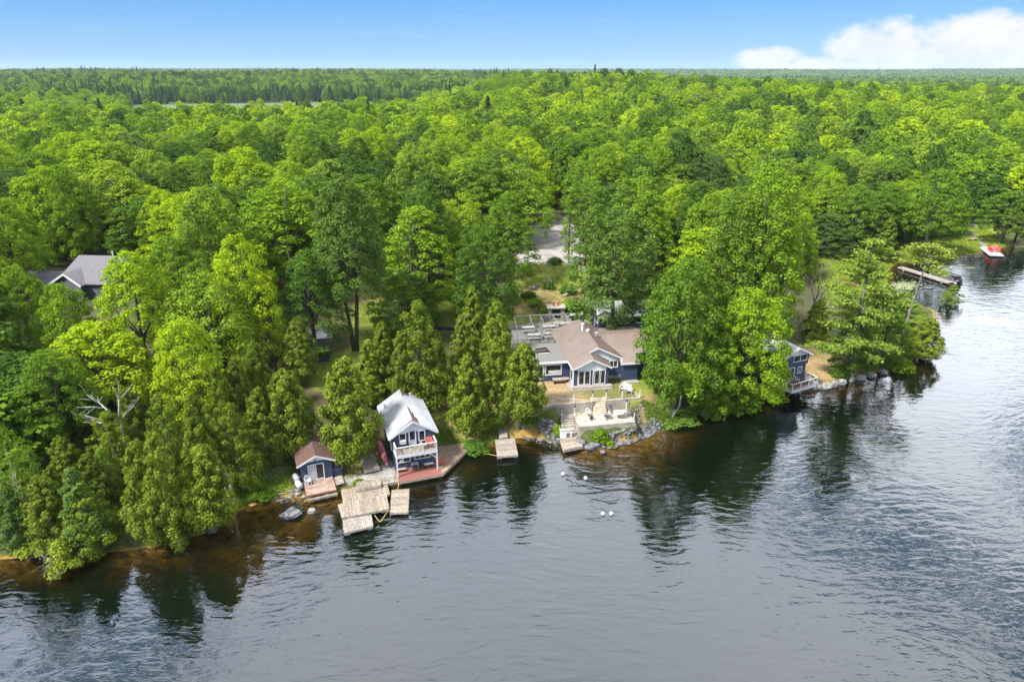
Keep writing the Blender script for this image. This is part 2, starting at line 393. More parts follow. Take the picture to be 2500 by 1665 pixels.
def gp(px, py):                                       # where the ray of a pixel meets the ground
    x = (px-CX)/FPX; y = (CY-py)/FPX; dz = -SP + y*CP; dy = CP + y*SP
    t = np.linspace(40, 420, 1600); Z = CAM_H + dz*t; G = np.maximum(height(x*t, dy*t), 0.0)
    i = int(np.argmax(Z < G)); i = max(i, 1)
    a, b = Z[i-1]-G[i-1], Z[i]-G[i]; s = t[i-1] + (t[i]-t[i-1])*a/(a-b+1e-9)
    return Vector((x*s, dy*s, max(hz(x*s, dy*s), 0.0)))
def gd(dx, dy): return gp(dx*K, dy*K)                 # same, in the coordinates of the 2354-wide view

def grow(a, b, n, lim):                               # geometric spacing from a outwards to lim
    r = [a]; s = b
    while abs(r[-1]) < lim: r.append(r[-1] + s); s *= n
    return r
def terrain():
    xs = sorted(set([round(v, 3) for v in list(np.arange(-62, 131, 0.55)) + grow(131, 0.8, 1.10, 7500) + [-v for v in grow(62.6, 0.8, 1.10, 7500)]]))
    ys = [v for v in grow(38, -0.8, 1.3, 1e9 if False else 40.5)][1:]
    ys = [-1500, -400, -60, 0, 20, 30, 35] + [round(v, 3) for v in np.arange(38, 172, 0.55)] + grow(172.3, 0.8, 1.07, 9500)
    xs = np.array(xs); ys = np.array(ys); X, Y = np.meshgrid(xs, ys); nx, ny = len(xs), len(ys)
    x = X.ravel(); y = Y.ravel(); z = height(x, y); d = shore_d(x, y)
    co = np.stack([x, y, z], 1)
    i = (np.arange(ny-1)[:, None]*nx + np.arange(nx-1)[None, :]).ravel()
    F = np.stack([i, i+1, i+nx+1, i+nx], 1)
    me = bpy.data.meshes.new('ground'); me.vertices.add(len(co)); me.vertices.foreach_set('co', co.ravel())
    me.loops.add(F.size); me.loops.foreach_set('vertex_index', F.ravel().astype(np.int32))
    me.polygons.add(len(F)); me.polygons.foreach_set('loop_start', np.arange(0, F.size, 4, dtype=np.int32))
    me.polygons.foreach_set('use_smooth', np.ones(len(F), bool)); me.update(calc_edges=True)
    def zone(polys, w):
        r = np.zeros(x.shape)
        jx = x + 1.6*(fbm(x*0.5, y*0.5, 41)-0.45); jy = y + 1.6*(fbm(x*0.5, y*0.5, 43)-0.45)
        for p in polys: r = np.maximum(r, np.where(inpoly(jx, jy, p), 1.0, 1-ss(0, w, segdist(jx, jy, p, True))))
        return r
    def px(pts): return [tuple(gd(*q)[:2]) for q in pts]
    Zs = {
     'lawn': zone([px([(1190,602),(1345,598),(1345,655),(1190,662)]), px([(820,700),(858,690),(872,760),(840,800),(815,800)]),
        px([(1010,668),(1065,655),(1065,735),(1005,750)]), px([(705,835),(830,798),(900,860),(860,900),(730,890)]), px([(960,720),(1060,730),(1050,760),(940,760)]),
        [hw(-9,-4),hw(-6,-4),hw(8,-3.9),hw(13,1),hw(13,12.5),hw(-8,12.5)], [hw(-9,12.6),hw(10,12.6),hw(10,26),hw(-9,27)],
        px([(1885,600),(1990,560),(2100,570),(2230,520),(2300,540),(2290,585),(2150,592),(2060,606),(1995,612),(1900,650)]),
        px([(545,1160),(600,1085),(665,1080),(650,1128),(605,1142)]), px([(2230,520),(2354,500),(2354,540),(2290,570)]), px([(970,960),(1010,930),(1035,960),(1030,1010),(1000,1020)])], 1.2),
     'dirt': zone([px([(1190,665),(1345,660),(1345,705),(1180,715)]), px([(830,640),(862,635),(870,690),(825,700)]), px([(1835,790),(1895,800),(1965,850),(1895,893),(1862,880)]),
        px([(1475,910),(1530,940),(1545,985),(1480,985)]), px([(1000,905),(1200,905),(1230,950),(1190,1000),(1040,1010)]), px([(1900,545),(1950,560),(1990,590),(1940,580)]), px([(2040,575),(2070,560),(2100,580),(2070,590)]),
        [hw(-8,-3.7),hw(-5,-3.0),hw(-1,-1.2),hw(1,-1.6),hw(0.6,-3.6)], px([(780,1040),(860,1030),(880,1070),(800,1100)])], 1.0),
     'gravel': zone([px([(795,1103),(905,1103),(905,1050),(870,1082),(830,1092)]), px([(1195,605),(1345,605),(1345,560),(1300,500),(1270,490),(1230,520),(1195,570)]),
        px([(2225,545),(2215,520),(2240,515),(2265,560)])], 0.7),
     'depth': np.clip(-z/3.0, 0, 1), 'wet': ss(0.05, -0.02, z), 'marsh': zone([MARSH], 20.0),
     'bank': 1-ss(0.5, 2.2, d)}
    for k, v in Zs.items():
        a = me.attributes.new(k, 'FLOAT', 'POINT'); a.data.foreach_set('value', v.astype(np.float32))
    m, nt, b = mat('ground_cover'); tc = tcoord(nt)
    def attr(n):
        a = nt.nodes.new('ShaderNodeAttribute'); a.attribute_name = n; return a.outputs['Fac']
    n1 = noise(nt, tc, 0.35, 6, 0.65); n2 = noise(nt, tc, 2.2, 6, 0.7); n3 = noise(nt, tc, 7.0, 4, 0.6)
    floor_ = mixc(nt, mapr(nt, n1, 0.35, 0.65), (0.055, 0.042, 0.024), (0.045, 0.070, 0.018))
    floor_ = mixc(nt, mapr(nt, n2, 0.42, 0.68), floor_, (0.095, 0.075, 0.042))
    lawn = mixc(nt, mapr(nt, n1, 0.3, 0.7), (0.12, 0.16, 0.022), (0.215, 0.205, 0.042))
    lawn = mixc(nt, mapr(nt, n2, 0.35, 0.75), lawn, (0.095, 0.15, 0.018))
    dirt = mixc(nt, mapr(nt, n2, 0.3, 0.7), (0.34, 0.235, 0.13), (0.19, 0.14, 0.06))
    dirt = mixc(nt, mapr(nt, n1, 0.46, 0.66), dirt, (0.14, 0.14, 0.035))
    grav = mixc(nt, mapr(nt, mth(nt, 'ADD', mth(nt, 'MULTIPLY', n3, 0.5), mth(nt, 'MULTIPLY', n1, 0.5)), 0.38, 0.62), (0.17, 0.158, 0.152), (0.36, 0.335, 0.32))
    marsh = mixc(nt, mapr(nt, n1, 0.3, 0.7), (0.055, 0.09, 0.03), (0.085, 0.12, 0.045))
    c = mixc(nt, attr('bank'), floor_, mixc(nt, mapr(nt, n2, 0.4, 0.6), (0.05, 0.05, 0.025), (0.075, 0.11, 0.02)))
    c = mixc(nt, mth(nt, 'MULTIPLY', attr('lawn'), mapr(nt, n2, 0.15, 0.40)), c, lawn)
    c = mixc(nt, mth(nt, 'MULTIPLY', attr('dirt'), mapr(nt, n2, 0.15, 0.45)), c, dirt)
    c = mixc(nt, attr('gravel'), c, grav); c = mixc(nt, attr('marsh'), c, marsh)
    vo = nt.nodes.new('ShaderNodeTexVoronoi'); nt.links.new(tc, vo.inputs['Vector']); vo.inputs['Scale'].default_value = 1.5
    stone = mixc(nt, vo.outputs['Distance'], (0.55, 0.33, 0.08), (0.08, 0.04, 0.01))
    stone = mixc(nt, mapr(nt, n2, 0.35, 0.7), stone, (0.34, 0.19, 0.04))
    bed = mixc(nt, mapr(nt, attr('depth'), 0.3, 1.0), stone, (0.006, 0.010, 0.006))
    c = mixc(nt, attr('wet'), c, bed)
    nt.links.new(c, b.inputs['Base Color']); b.inputs['Roughness'].default_value = 0.95; b.inputs['Specular IOR Level'].default_value = 0.15
    bump(nt, b, n2, 0.6, 0.12)
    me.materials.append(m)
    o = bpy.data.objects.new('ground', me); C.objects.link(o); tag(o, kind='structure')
terrain()

def lake():
    m = bpy.data.materials.new('lake_water'); m.use_nodes = True; nt = m.node_tree; nt.nodes.clear(); L = nt.links.new
    out = nt.nodes.new('ShaderNodeOutputMaterial'); mix = nt.nodes.new('ShaderNodeMixShader')
    da = nt.nodes.new('ShaderNodeAttribute'); da.attribute_name = 'water_depth'
    tr = nt.nodes.new('ShaderNodeBsdfTransparent'); cb = nt.nodes.new('ShaderNodeCombineColor')
    for i, k in enumerate((0.95, 1.15, 2.0)):             # the brown lake water swallows light with depth
        L(mth(nt, 'EXPONENT', mth(nt, 'MULTIPLY', da.outputs['Fac'], -k*0.65)), cb.inputs[i])
    L(cb.outputs[0], tr.inputs[0])
    body = nt.nodes.new('ShaderNodeBsdfDiffuse'); body.inputs[0].default_value = (0.0015, 0.0038, 0.0018, 1)
    under = nt.nodes.new('ShaderNodeAddShader'); L(tr.outputs[0], under.inputs[0]); L(body.outputs[0], under.inputs[1])
    gl = nt.nodes.new('ShaderNodeBsdfGlossy'); gl.inputs['Roughness'].default_value = 0.012; gl.inputs['Color'].default_value = (0.94,0.96,1.0,1)
    fr = nt.nodes.new('ShaderNodeFresnel'); fr.inputs['IOR'].default_value = 1.6
    g = nt.nodes.new('ShaderNodeNewGeometry'); pos = g.outputs['Position']
    sxyz = nt.nodes.new('ShaderNodeSeparateXYZ'); L(pos, sxyz.inputs[0])
    warp = nt.nodes.new('ShaderNodeVectorMath'); warp.operation = 'ADD'
    wn = nt.nodes.new('ShaderNodeTexNoise'); wn.inputs['Scale'].default_value = 0.05; wn.inputs['Detail'].default_value = 2; L(pos, wn.inputs['Vector'])
    wm = nt.nodes.new('ShaderNodeVectorMath'); wm.operation = 'SCALE'; wm.inputs['Scale'].default_value = 5.0
    L(wn.outputs['Color'], wm.inputs[0]); L(pos, warp.inputs[0]); L(wm.outputs[0], warp.inputs[1]); p2 = warp.outputs[0]
    a = noise(nt, mapping(nt, p2, (0.42, 1.15, 1), (0, 0, math.radians(-20))), 1.0, 2, 0.45, 0.5)
    b = noise(nt, mapping(nt, p2, (0.8, 1.7, 1), (0, 0, math.radians(14))), 1.2, 2, 0.5, 0.3)
    cc = noise(nt, mapping(nt, p2, (1, 1.6, 1), (0, 0, math.radians(-10))), 4.2, 2, 0.5)
    sw = noise(nt, mapping(nt, pos, (0.10, 0.22, 1), (0, 0, math.radians(-20))), 1.0, 2, 0.5)
    calm = mapr(nt, noise(nt, mapping(nt, pos, (0.035, 0.06, 1), (0, 0, 0.4)), 1.0, 3, 0.5), 0.36, 0.64, 0.5, 1.0)
    h = mth(nt, 'ADD', mth(nt, 'MULTIPLY', a, 0.72), mth(nt, 'MULTIPLY', b, 0.26))
    h = mth(nt, 'ADD', h, mth(nt, 'MULTIPLY', cc, 0.06)); h = mth(nt, 'MULTIPLY', h, calm)
    h = mth(nt, 'ADD', h, mth(nt, 'MULTIPLY', sw, 0.16))
    bp = nt.nodes.new('ShaderNodeBump'); bp.inputs['Strength'].default_value = 1.0; bp.inputs['Distance'].default_value = WAVE
    L(h, bp.inputs['Height']); L(bp.outputs[0], gl.inputs['Normal']); L(bp.outputs[0], fr.inputs['Normal'])
    L(fr.outputs[0], mix.inputs[0]); L(under.outputs[0], mix.inputs[1]); L(gl.outputs[0], mix.inputs[2]); L(mix.outputs[0], out.inputs[0])
    xs = np.array([-3000, -800, -300, -150, -100, -80, -70] + list(np.arange(-62, 131, 0.8)) + [140, 170, 220, 300, 450, 900, 3000]); ys = np.array([-1500, -400, -100, 0, 15, 25, 30, 34] + list(np.arange(37, 172, 0.8)) + [180, 200, 230, 280, 350, 500, 900])
    X, Y = np.meshgrid(xs, ys); x = X.ravel(); y = Y.ravel(); nx, ny = len(xs), len(ys)
    dp = np.maximum(-height(x, y), 0.0); i = (np.arange(ny-1)[:, None]*nx + np.arange(nx-1)[None, :]).ravel()
    keep = (dp.reshape(ny, nx)[:-1, :-1].ravel() > 0) | (dp.reshape(ny, nx)[1:, 1:].ravel() > 0) | (dp.reshape(ny, nx)[1:, :-1].ravel() > 0) | (dp.reshape(ny, nx)[:-1, 1:].ravel() > 0)
    i = i[keep]
    F = np.stack([i, i+1, i+nx+1, i+nx], 1); me = bpy.data.meshes.new('lake'); me.from_pydata(np.stack([x, y, 0*x], 1).tolist(), [], F.tolist()); me.update()
    a = me.attributes.new('water_depth', 'FLOAT', 'POINT'); a.data.foreach_set('value', dp.astype(np.float32)); me.materials.append(m)
    o = bpy.data.objects.new('lake', me); C.objects.link(o); tag(o, kind='structure')
WAVE = 0.10
lake()
# ------------------------------------------------------------------ building parts
def turn(mb, p, ang):
    c, s = math.cos(ang), math.sin(ang)
    mb.v = [(p[0]+x*c-y*s, p[1]+x*s+y*c, p[2]+z) for x, y, z in mb.v]; return mb
def window(par, p, ang, w, h, n=2, name='window', fr=0.09, trim='white_paint', bars=None):
    """p: lower left corner on the wall seen from outside; the wall runs along ang, outside is -y"""
    f = MB(); d = 0.07
    f.box(0, w, -d, 0.02, 0, fr).box(0, w, -d, 0.02, h-fr, h).box(0, fr, -d, 0.02, fr, h-fr).box(w-fr, w, -d, 0.02, fr, h-fr)
    for i in (range(1, n) if bars is None else []):
        x = w*i/n; f.box(x-0.04, x+0.04, -d+0.012, 0.02, fr, h-fr)
    for x in (bars or []): f.box(w*x-0.03, w*x+0.03, -d+0.012, 0.02, fr, h-fr)
    o = turn(f, p, ang).build(name, M[trim], par)
    g = MB().box(fr*0.5, w-fr*0.5, -0.03, 0.0, fr*0.5, h-fr*0.5); turn(g, p, ang).build('pane', M['window_glass'], o)
    return o
def slab(mb, pts, th=0.10):
    """sheet given by its upper outline, thickened downwards"""
    return mb.extr(pts, (0, 0, -th))
def ribs(mb, a, b, c, d, step, w=0.05, h=0.045):
    """standing seams running from the eave a-b up to the ridge d-c"""
    a, b, c, d = map(Vector, (a, b, c, d)); n = max(1, int((b-a).length/step)); nr = (b-a).cross(d-a).normalized()
    if nr.z < 0: nr = -nr
    for i in range(n+1):
        t = i/n; p, q = a.lerp(b, t), d.lerp(c, t); mb.bar(p+nr*h*0.5, q+nr*h*0.5, w, h, up=nr)
def clip(poly, nx, ny, k, keep_less):
    r = []
    for i in range(len(poly)):
        p, q = poly[i], poly[(i+1) % len(poly)]; a, b = p[0]*nx+p[1]*ny-k, q[0]*nx+q[1]*ny-k
        if not keep_less: a, b = -a, -b
        if a <= 0: r.append(p)
        if (a < 0 < b) or (b < 0 < a): t = a/(a-b); r.append((p[0]+(q[0]-p[0])*t, p[1]+(q[1]-p[1])*t))
    return r
def planks(mb, poly, ang, w, z, th=0.04, gap=0.025):
    """boards laid along direction ang, cut to a convex outline, their tops at z"""
    nx, ny = -math.sin(ang), math.cos(ang); ks = [p[0]*nx+p[1]*ny for p in poly]; k = min(ks); i = 0
    while k < max(ks):
        q = clip(clip(poly, nx, ny, k+w-gap, True), nx, ny, k, False)
        if len(q) >= 3: mb.prism(q, z-th, z + 0.004*math.sin(i*2.1))
        k += w; i += 1
    return mb
def skirt(mb, poly, z0, z1, w=0.05, inset=0.02):
    n = len(poly); cx = sum(p[0] for p in poly)/n; cy = sum(p[1] for p in poly)/n
    for i in range(n):
        p, q = poly[i], poly[(i+1) % n]
        f = lambda a: (a[0]+(cx-a[0])*inset, a[1]+(cy-a[1])*inset, (z0+z1)/2)
        mb.bar(f(p), f(q), w, z1-z0)
    return mb
def loc(poly, o, a):
    c, s = math.cos(a), math.sin(a); return [((x-o[0])*c+(y-o[1])*s, -(x-o[0])*s+(y-o[1])*c) for x, y in poly]
def railing(par, mb_rail, mb_bal, path, h, nb=0, pw=0.10, low=0.12):
    for i in range(len(path)-1):
        p, q = Vector(path[i]), Vector(path[i+1]); n = max(1, round((q-p).length/1.45)); up = Vector((0,0,1))
        for k in range(n+1):
            if k == n and i < len(path)-2: continue
            s = p.lerp(q, k/n); MB().bar(s, s+up*h, pw).build('railing_post', M['white_paint'], par)
        mb_rail.bar(p+up*(h+0.02), q+up*(h+0.02), pw*1.15, 0.05); mb_rail.bar(p+up*low, q+up*low, 0.05, 0.07)
        if nb and mb_bal is not None:
            m = int((q-p).length/nb)
            for k in range(1, m): s = p.lerp(q, k/m); mb_bal.bar(s+up*low, s+up*h, 0.035)

# ------------------------------------------------------------------ two storey boathouse
BO = (-12.42, 62.62, 0.6); BA = math.radians(18.9)
def boathouse():
    r = root('boathouse', 'two storey blue boathouse with torn silver metal roof and white balcony', 'boathouse', BO, BA)
    W, L, ze, zr, ov, of = 4.28, 7.5, 3.95, 5.63, 0.48, 0.22
    sl = (zr-ze)/(W/2+ov); zw = ze+ov*sl-0.12
    MB().extr([(0,0,-0.3),(W,0,-0.3),(W,0,zw),(W/2,0,zw+W/2*sl),(0,0,zw)], (0,L,0)).build('wall', M['blue_siding'], r)
    g = MB().extr([(0.45,-0.03,zw+0.1),(W-0.45,-0.03,zw+0.1),(W/2,-0.03,zw+W/2*sl-0.06)], (0,0.02,0)); g.build('gable', M['soffit_white'], r)
    ro = MB()
    slab(ro, [(-ov,-of,ze-0.03),(W/2,-of,zr-0.03),(W/2,L+0.15,zr-0.03),(-ov,L+0.15,ze-0.03)], 0.08)
    slab(ro, [(W+ov,-of,ze-0.03),(W/2,-of,zr-0.03),(W/2,L+0.15,zr-0.03),(W+ov,L+0.15,ze-0.03)], 0.08)
    rf = ro.build('roof', M['brown_shingle'], r)
    lm = MB(); slab(lm, [(-ov-0.04,-of-0.04,ze),(W/2-0.02,-of-0.04+0.35,zr),(W/2+0.02,0.9,zr+0.02),(W/2+0.04,L+0.2,zr+0.02),(-ov-0.04,L+0.2,ze)], 0.03)
    ribs(lm, (-ov,-of,ze), (-ov,L+0.2,ze), (W/2,L+0.2,zr), (W/2,-of,zr), 0.42, 0.035, 0.03)
    lm.build('metal_sheet', M['silver_roof'], rf)
    def S(v, s): return (W/2+(W/2+ov+0.04)*s, v, zr+(ze-zr)*s*1.012+0.012)
    rm = MB(); slab(rm, [S(v, s) for v, s in [(-of-0.04,1),(L+0.2,1),(L+0.2,.40),(L-0.7,.34),(L-0.95,.10),(L-1.9,.02),(3.6,.0),(3.0,.10),(2.3,.10),(1.9,.19),(1.3,.17),(0.9,.27),(0.35,.24),(-of-0.04,.30)]], 0.03)
    a, b = S(0, 0.42), S(0, 1)
    ribs(rm, S(-of,1), S(L+0.2,1), S(L+0.2,.42), S(-of,.42), 0.42, 0.035, 0.03)
    rm.build('metal_sheet', M['white_roof'], rf)
    fl = MB(); e = Vector(S(L+0.1,.36)); fl.add([e, e+Vector((0.75,-0.25,-0.3)), e+Vector((0.25,-0.75,0.28)), e+Vector((0.2,-0.4,0.3))], [(0,1,2),(0,2,3)]); fl.build('torn_flap', M['white_roof'], rf)
    MB().lathe([(0.09,-0.3),(0.09,0.45),(0.16,0.46),(0.16,0.55),(0.02,0.6)], 10, (0.15,L-1.6,ze+0.45)).build('vent_pipe', M['steel'], rf)
    MB().lathe([(0.05,-0.2),(0.05,0.28)], 8, (1.35,4.6,ze+1.3)).build('vent_pipe', M['steel'], rf)
    fa = MB()
    for s in (-1, 1):
        x0 = W/2+s*(W/2+ov); fa.bar((x0,-of-0.06,ze-0.13), (W/2,-of-0.06,zr-0.13), 0.06, 0.20); fa.bar((x0+s*0.02,-of,ze-0.12), (x0+s*0.02,L+0.15,ze-0.12), 0.05, 0.16)
    fa.build('fascia', M['white_paint'], r)
    F = 2.45
    wn = window(r, (0.62,0,F+0.55), 0, 0.74, 1.28, 1); MB().box(0.72,1.26,-0.36,-0.02,F+0.66,F+1.04).build('air_conditioner', M['white_plastic'], wn)
    window(r, (2.66,0,F+0.55), 0, 0.74, 1.28, 1)
    dr = window(r, (1.62,0,F+0.02), 0, 0.80, 2.0, 1, name='door', fr=0.13); MB().box(1.75,2.29,-0.062,-0.02,F+0.15,F+0.85).build('door_panel', M['grey_plastic'], dr)
    window(r, (0.12,0,0.75), 0, 1.55, 1.05, 2); window(r, (2.1,0,0.85), 0, 1.75, 1.0, 3)
    window(r, (0,2.2,1.5), -PI/2, 0.75, 1.0, 1); window(r, (0,5.0,1.5), -PI/2, 0.75, 1.0, 1)
    # balcony
    D = 1.51; bl = MB(); planks(bl, [(0,-D),(W,-D),(W,0),(0,0)], 0, 0.14, F, 0.05); b = bl.build('balcony', M['grey_wood'], r)
    fb = MB(); fb.box(-0.05,W+0.05,-D-0.06,-D,F-0.26,F+0.02).box(-0.06,-0.005,-D,0,F-0.24,F).box(W+0.005,W+0.06,-D,0,F-0.24,F).box(0,W,-D+0.3,-D+0.36,F-0.22,F-0.06)
    fb.build('balcony_beam', M['white_paint'], b)
    ra, ba = MB(), MB()
    railing(b, ra, ba, [(0.02,-0.05,F),(0.02,-D+0.03,F),(W-0.02,-D+0.03,F),(W-0.02,-0.05,F)], 0.95, nb=0.13)
    ra.build('handrail', M['white_paint'], b); ba.build('balusters', M['grey_wood'], b)
    for x in (0.02, W-0.02):
        MB().box(x-0.07,x+0.07,-D-0.04,-D+0.10,0.02,F-0.24).build('post', M['white_paint'], r)
    MB().bar((0.1,-D+0.03,F-0.9), (0.75,-D+0.03,F-0.27), 0.08).build('brace', M['white_paint'], r); MB().bar((W-0.1,-D+0.03,F-0.9), (W-0.75,-D+0.03,F-0.27), 0.08).build('brace', M['white_paint'], r)
boathouse()
def decks_at_boathouse():
    red = [(-0.05,-2.42),(4.62,-2.36),(4.34,-0.02),(-0.05,-0.02)]
    r = root('red_deck', 'worn red painted deck in front of the boathouse ground floor', 'deck', BO, BA)
    planks(MB(), red, 0, 0.14, 0.0).build('deck_boards', M['red_wood'], r)
    skirt(MB(), red, -0.30, -0.045, 0.06, 0.0).build('rim', M['grey_wood'], r)
    ang = [(4.66,-2.38),(8.90,1.97),(8.30,3.03),(5.43,3.30),(4.38,3.0),(4.38,-0.1)]
    r2 = root('angled_deck', 'unpainted plank deck angling off to the right of the boathouse', 'deck', BO, BA)
    planks(MB(), ang, math.radians(47), 0.14, 0.03).build('deck_boards', M['tan_wood'], r2)
    skirt(MB(), ang, -0.26, -0.015, 0.06, 0.0).build('rim', M['old_wood'], r2)
    lg = MB().bar((-3.0,-2.2,-0.15), (-0.15,-2.15,-0.1), 0.28, 0.3); o = lg.build('shore_timber', M['grey_wood'], None, loc=BO); o.rotation_euler.z = BA
    tag(o, 'squared shore timber edging the gravel landing left of the red deck', 'timber')
decks_at_boathouse()

# ------------------------------------------------------------------ bunkhouse with its small deck
UO = (-21.42, 59.77, 0.9); UA = math.radians(22.2)
def bunkhouse():
    r = root('bunkhouse', 'small blue bunkhouse with brown shingle roof and white gable', 'cabin', UO, UA)
    W, L, ze, zr, ov, of = 3.03, 4.9, 2.05, 2.94, 0.42, 0.22
    sl = (zr-ze)/(W/2+ov); zw = ze+ov*sl-0.1
    MB().extr([(0,0,-0.6),(W,0,-0.6),(W,0,zw),(W/2,0,zw+W/2*sl),(0,0,zw)], (0,L,0)).build('wall', M['blue_siding'], r)
    ro = MB()
    for s in (-1, 1):
        x0 = W/2+s*(W/2+ov); slab(ro, [(x0,-of,ze),(W/2,-of,zr),(W/2,L+0.2,zr),(x0,L+0.2,ze)], 0.09)
    ro.build('roof', M['brown_shingle'], r)
    fa = MB()
    for s in (-1, 1): fa.bar((W/2+s*(W/2+ov),-of-0.04,ze-0.10), (W/2,-of-0.04,zr-0.10), 0.06, 0.18)
    fa.build('fascia', M['white_paint'], r)
    MB().extr([(0.25,-0.03,zw+0.06),(W-0.25,-0.03,zw+0.06),(W/2,-0.03,zw+W/2*sl-0.02)], (0,0.02,0)).build('gable', M['soffit_white'], r)
    d = window(r, (0.62,0,0.03), 0, 1.62, 1.85, 2, name='sliding_door', fr=0.10); MB().box(0.75,1.36,-0.045,-0.025,0.12,1.75).build('curtain', M['fabric_white'], d)
    MB().box(1.36,1.48,-0.16,-0.0,2.25,2.36).build('lamp', M['black_metal'], r)
    dk = [(0.1,-2.55),(W-0.05,-2.55),(W-0.05,-0.02),(0.1,-0.02)]
    q = root('bunkhouse_deck', 'weathered deck with faint red paint in front of the brown roofed bunkhouse', 'deck', UO, UA)
    planks(MB(), dk, 0, 0.13, 0.0).build('deck_boards', M['worn_wood'], q)
    MB().box(0.1,W-0.05,-2.62,-2.56,-0.14,0.0).box(0.05,0.1,-2.6,0,-0.16,0).build('rim', M['red_wood'], q)
    MB().bar((0.1,-2.66,-0.52), (W,-2.66,-0.50), 0.2, 0.24).build('float_beam', M['grey_wood'], q)
    for x in (0.2, 1.1, 2.0, 2.85): MB().box(x, x+0.1, -2.58, -2.48, -0.9, -0.15).build('post', M['grey_wood'], q)
    st = [(3.06,-1.5),(3.95,-1.35),(3.95,0.25),(3.06,0.25)]
    s_ = MB(); planks(s_, st, PI/2, 0.16, -0.18); o = s_.build('side_step', M['grey_wood'], None, loc=UO); o.rotation_euler.z = UA
    tag(o, 'grey wooden side step right of the bunkhouse deck', 'step')
    c = root('outdoor_counter', 'low blue outdoor counter with a dark stained top beside the bunkhouse', 'counter', (UO[0]+3.55*math.cos(UA)-1.0*math.sin(UA), UO[1]+3.55*math.sin(UA)+1.0*math.cos(UA), 0.7), UA)
    MB().box(-0.42,0.45,-0.8,0.8,0,0.8).build('cabinet', M['blue_siding'], c); t = MB().box(-0.5,0.55,-0.9,0.9,0.82,0.88).build('top', M['gravel_roof'], c)
    MB().box(-0.1,0.28,-0.25,0.25,0.882,0.96).build('burner', M['steel'], c)
    for k, (u, v, lab, m) in enumerate([(-0.55,0.9,'dented grey barrel lying behind the white barrel beside the bunkhouse','grey_plastic'), (-0.42,-0.35,'whitish plastic barrel lying beside the bunkhouse wall','white_plastic')]):
        x, y = UO[0]+u*math.cos(UA)-v*math.sin(UA), UO[1]+u*math.sin(UA)+v*math.cos(UA)
        b = root('barrel', lab, 'barrel', (x, y, 1.05 if k == 0 else 0.98), UA+0.2, 'barrels beside the bunkhouse')
        m1 = MB().lathe([(0.26,-0.5),(0.30,-0.45),(0.30,-0.18),(0.32,-0.15),(0.30,-0.12),(0.30,0.12),(0.32,0.15),(0.30,0.18),(0.30,0.45),(0.26,0.5)], 16)
        m1.v = [(a, -z_, b_) for a, b_, z_ in m1.v]; m1.build('drum', M[m], b, True)
bunkhouse()

# ------------------------------------------------------------------ floating docks at the boathouse
def dock(name, lab, poly, z, bang, matn, cat='dock', floats=True, ht=0.22, group=None, bw=0.145):
    cx = sum(p[0] for p in poly)/len(poly); cy = sum(p[1] for p in poly)/len(poly)
    r = root(name, lab, cat, (cx, cy, z), 0, group); lp = [(x-cx, y-cy) for x, y in poly]
    planks(MB(), lp, bang, bw, 0.0, 0.045).build('deck_boards', M[matn], r)
    skirt(MB(), lp, -ht, -0.05, 0.07, 0.02).build('rim', M['grey_wood'], r)
    if floats:
        for t in (0.12, 0.88):
            a = Vector((*lp[0],0)).lerp(Vector((*lp[1],0)), t); b = Vector((*lp[3],0)).lerp(Vector((*lp[2],0)), t)
            MB().bar(a.lerp(b,0.06)+Vector((0,0,-ht-0.12)), a.lerp(b,0.94)+Vector((0,0,-ht-0.12)), 0.45, 0.26).build('float', M['grey_plastic'], r)
    return r
GD = 'wooden docks below the boathouse'
ba_ = math.radians(108)
dock('floating_dock', 'upper plank dock against the gravel landing', [(-17.41,59.05),(-13.01,60.48),(-12.28,58.31),(-16.59,56.56)], 0.5, ba_, 'old_wood', group=GD)
dock('floating_dock', 'middle plank dock overlapping the upper one, palest of the cluster', [(-17.08,56.40),(-12.6,58.1),(-11.9,55.67),(-16.17,54.20)], 0.62, ba_, 'old_wood', group=GD)
dock('floating_dock', 'greyest lower dock reaching farthest into the lake', [(-16.1,54.15),(-13.52,54.95),(-13.01,53.21),(-15.52,52.14)], 0.45, ba_, 'grey_wood', group=GD)
dock('floating_dock', 'separate narrow dock floating right of the dock cluster', [(-12.25,59.16),(-10.49,59.38),(-10.05,55.38),(-11.77,55.28)], 0.42, math.radians(6), 'old_wood', group=GD)
dock('dock_ramp', 'small raised plank platform lying on the upper dock', [(-15.95,59.95),(-13.55,60.75),(-13.35,59.35),(-15.75,58.55)], 0.86, ba_, 'old_wood', 'platform', False, 0.3)
dock('ground_platform', 'square grey plank platform lying on the ground left of the pink canoe', [(-16.59,64.68),(-15.21,65.36),(-14.03,62.49),(-15.56,61.86)], 0.95, math.radians(20), 'grey_wood', 'platform', False, 0.3)
dock('small_dock', 'grey dock alone under the cedars right of the angled deck', [(-1.95,69.03),(0.28,69.44),(0.69,65.68),(-1.62,65.35)], 0.6, math.radians(10), 'grey_wood')
dock('gangway', 'narrow grey gangway leading from the bank to the small grey dock', [(-1.75,72.9),(-0.80,73.0),(-0.48,69.5),(-1.45,69.25)], 0.72, math.radians(10), 'grey_wood', 'gangway', False, 0.16)

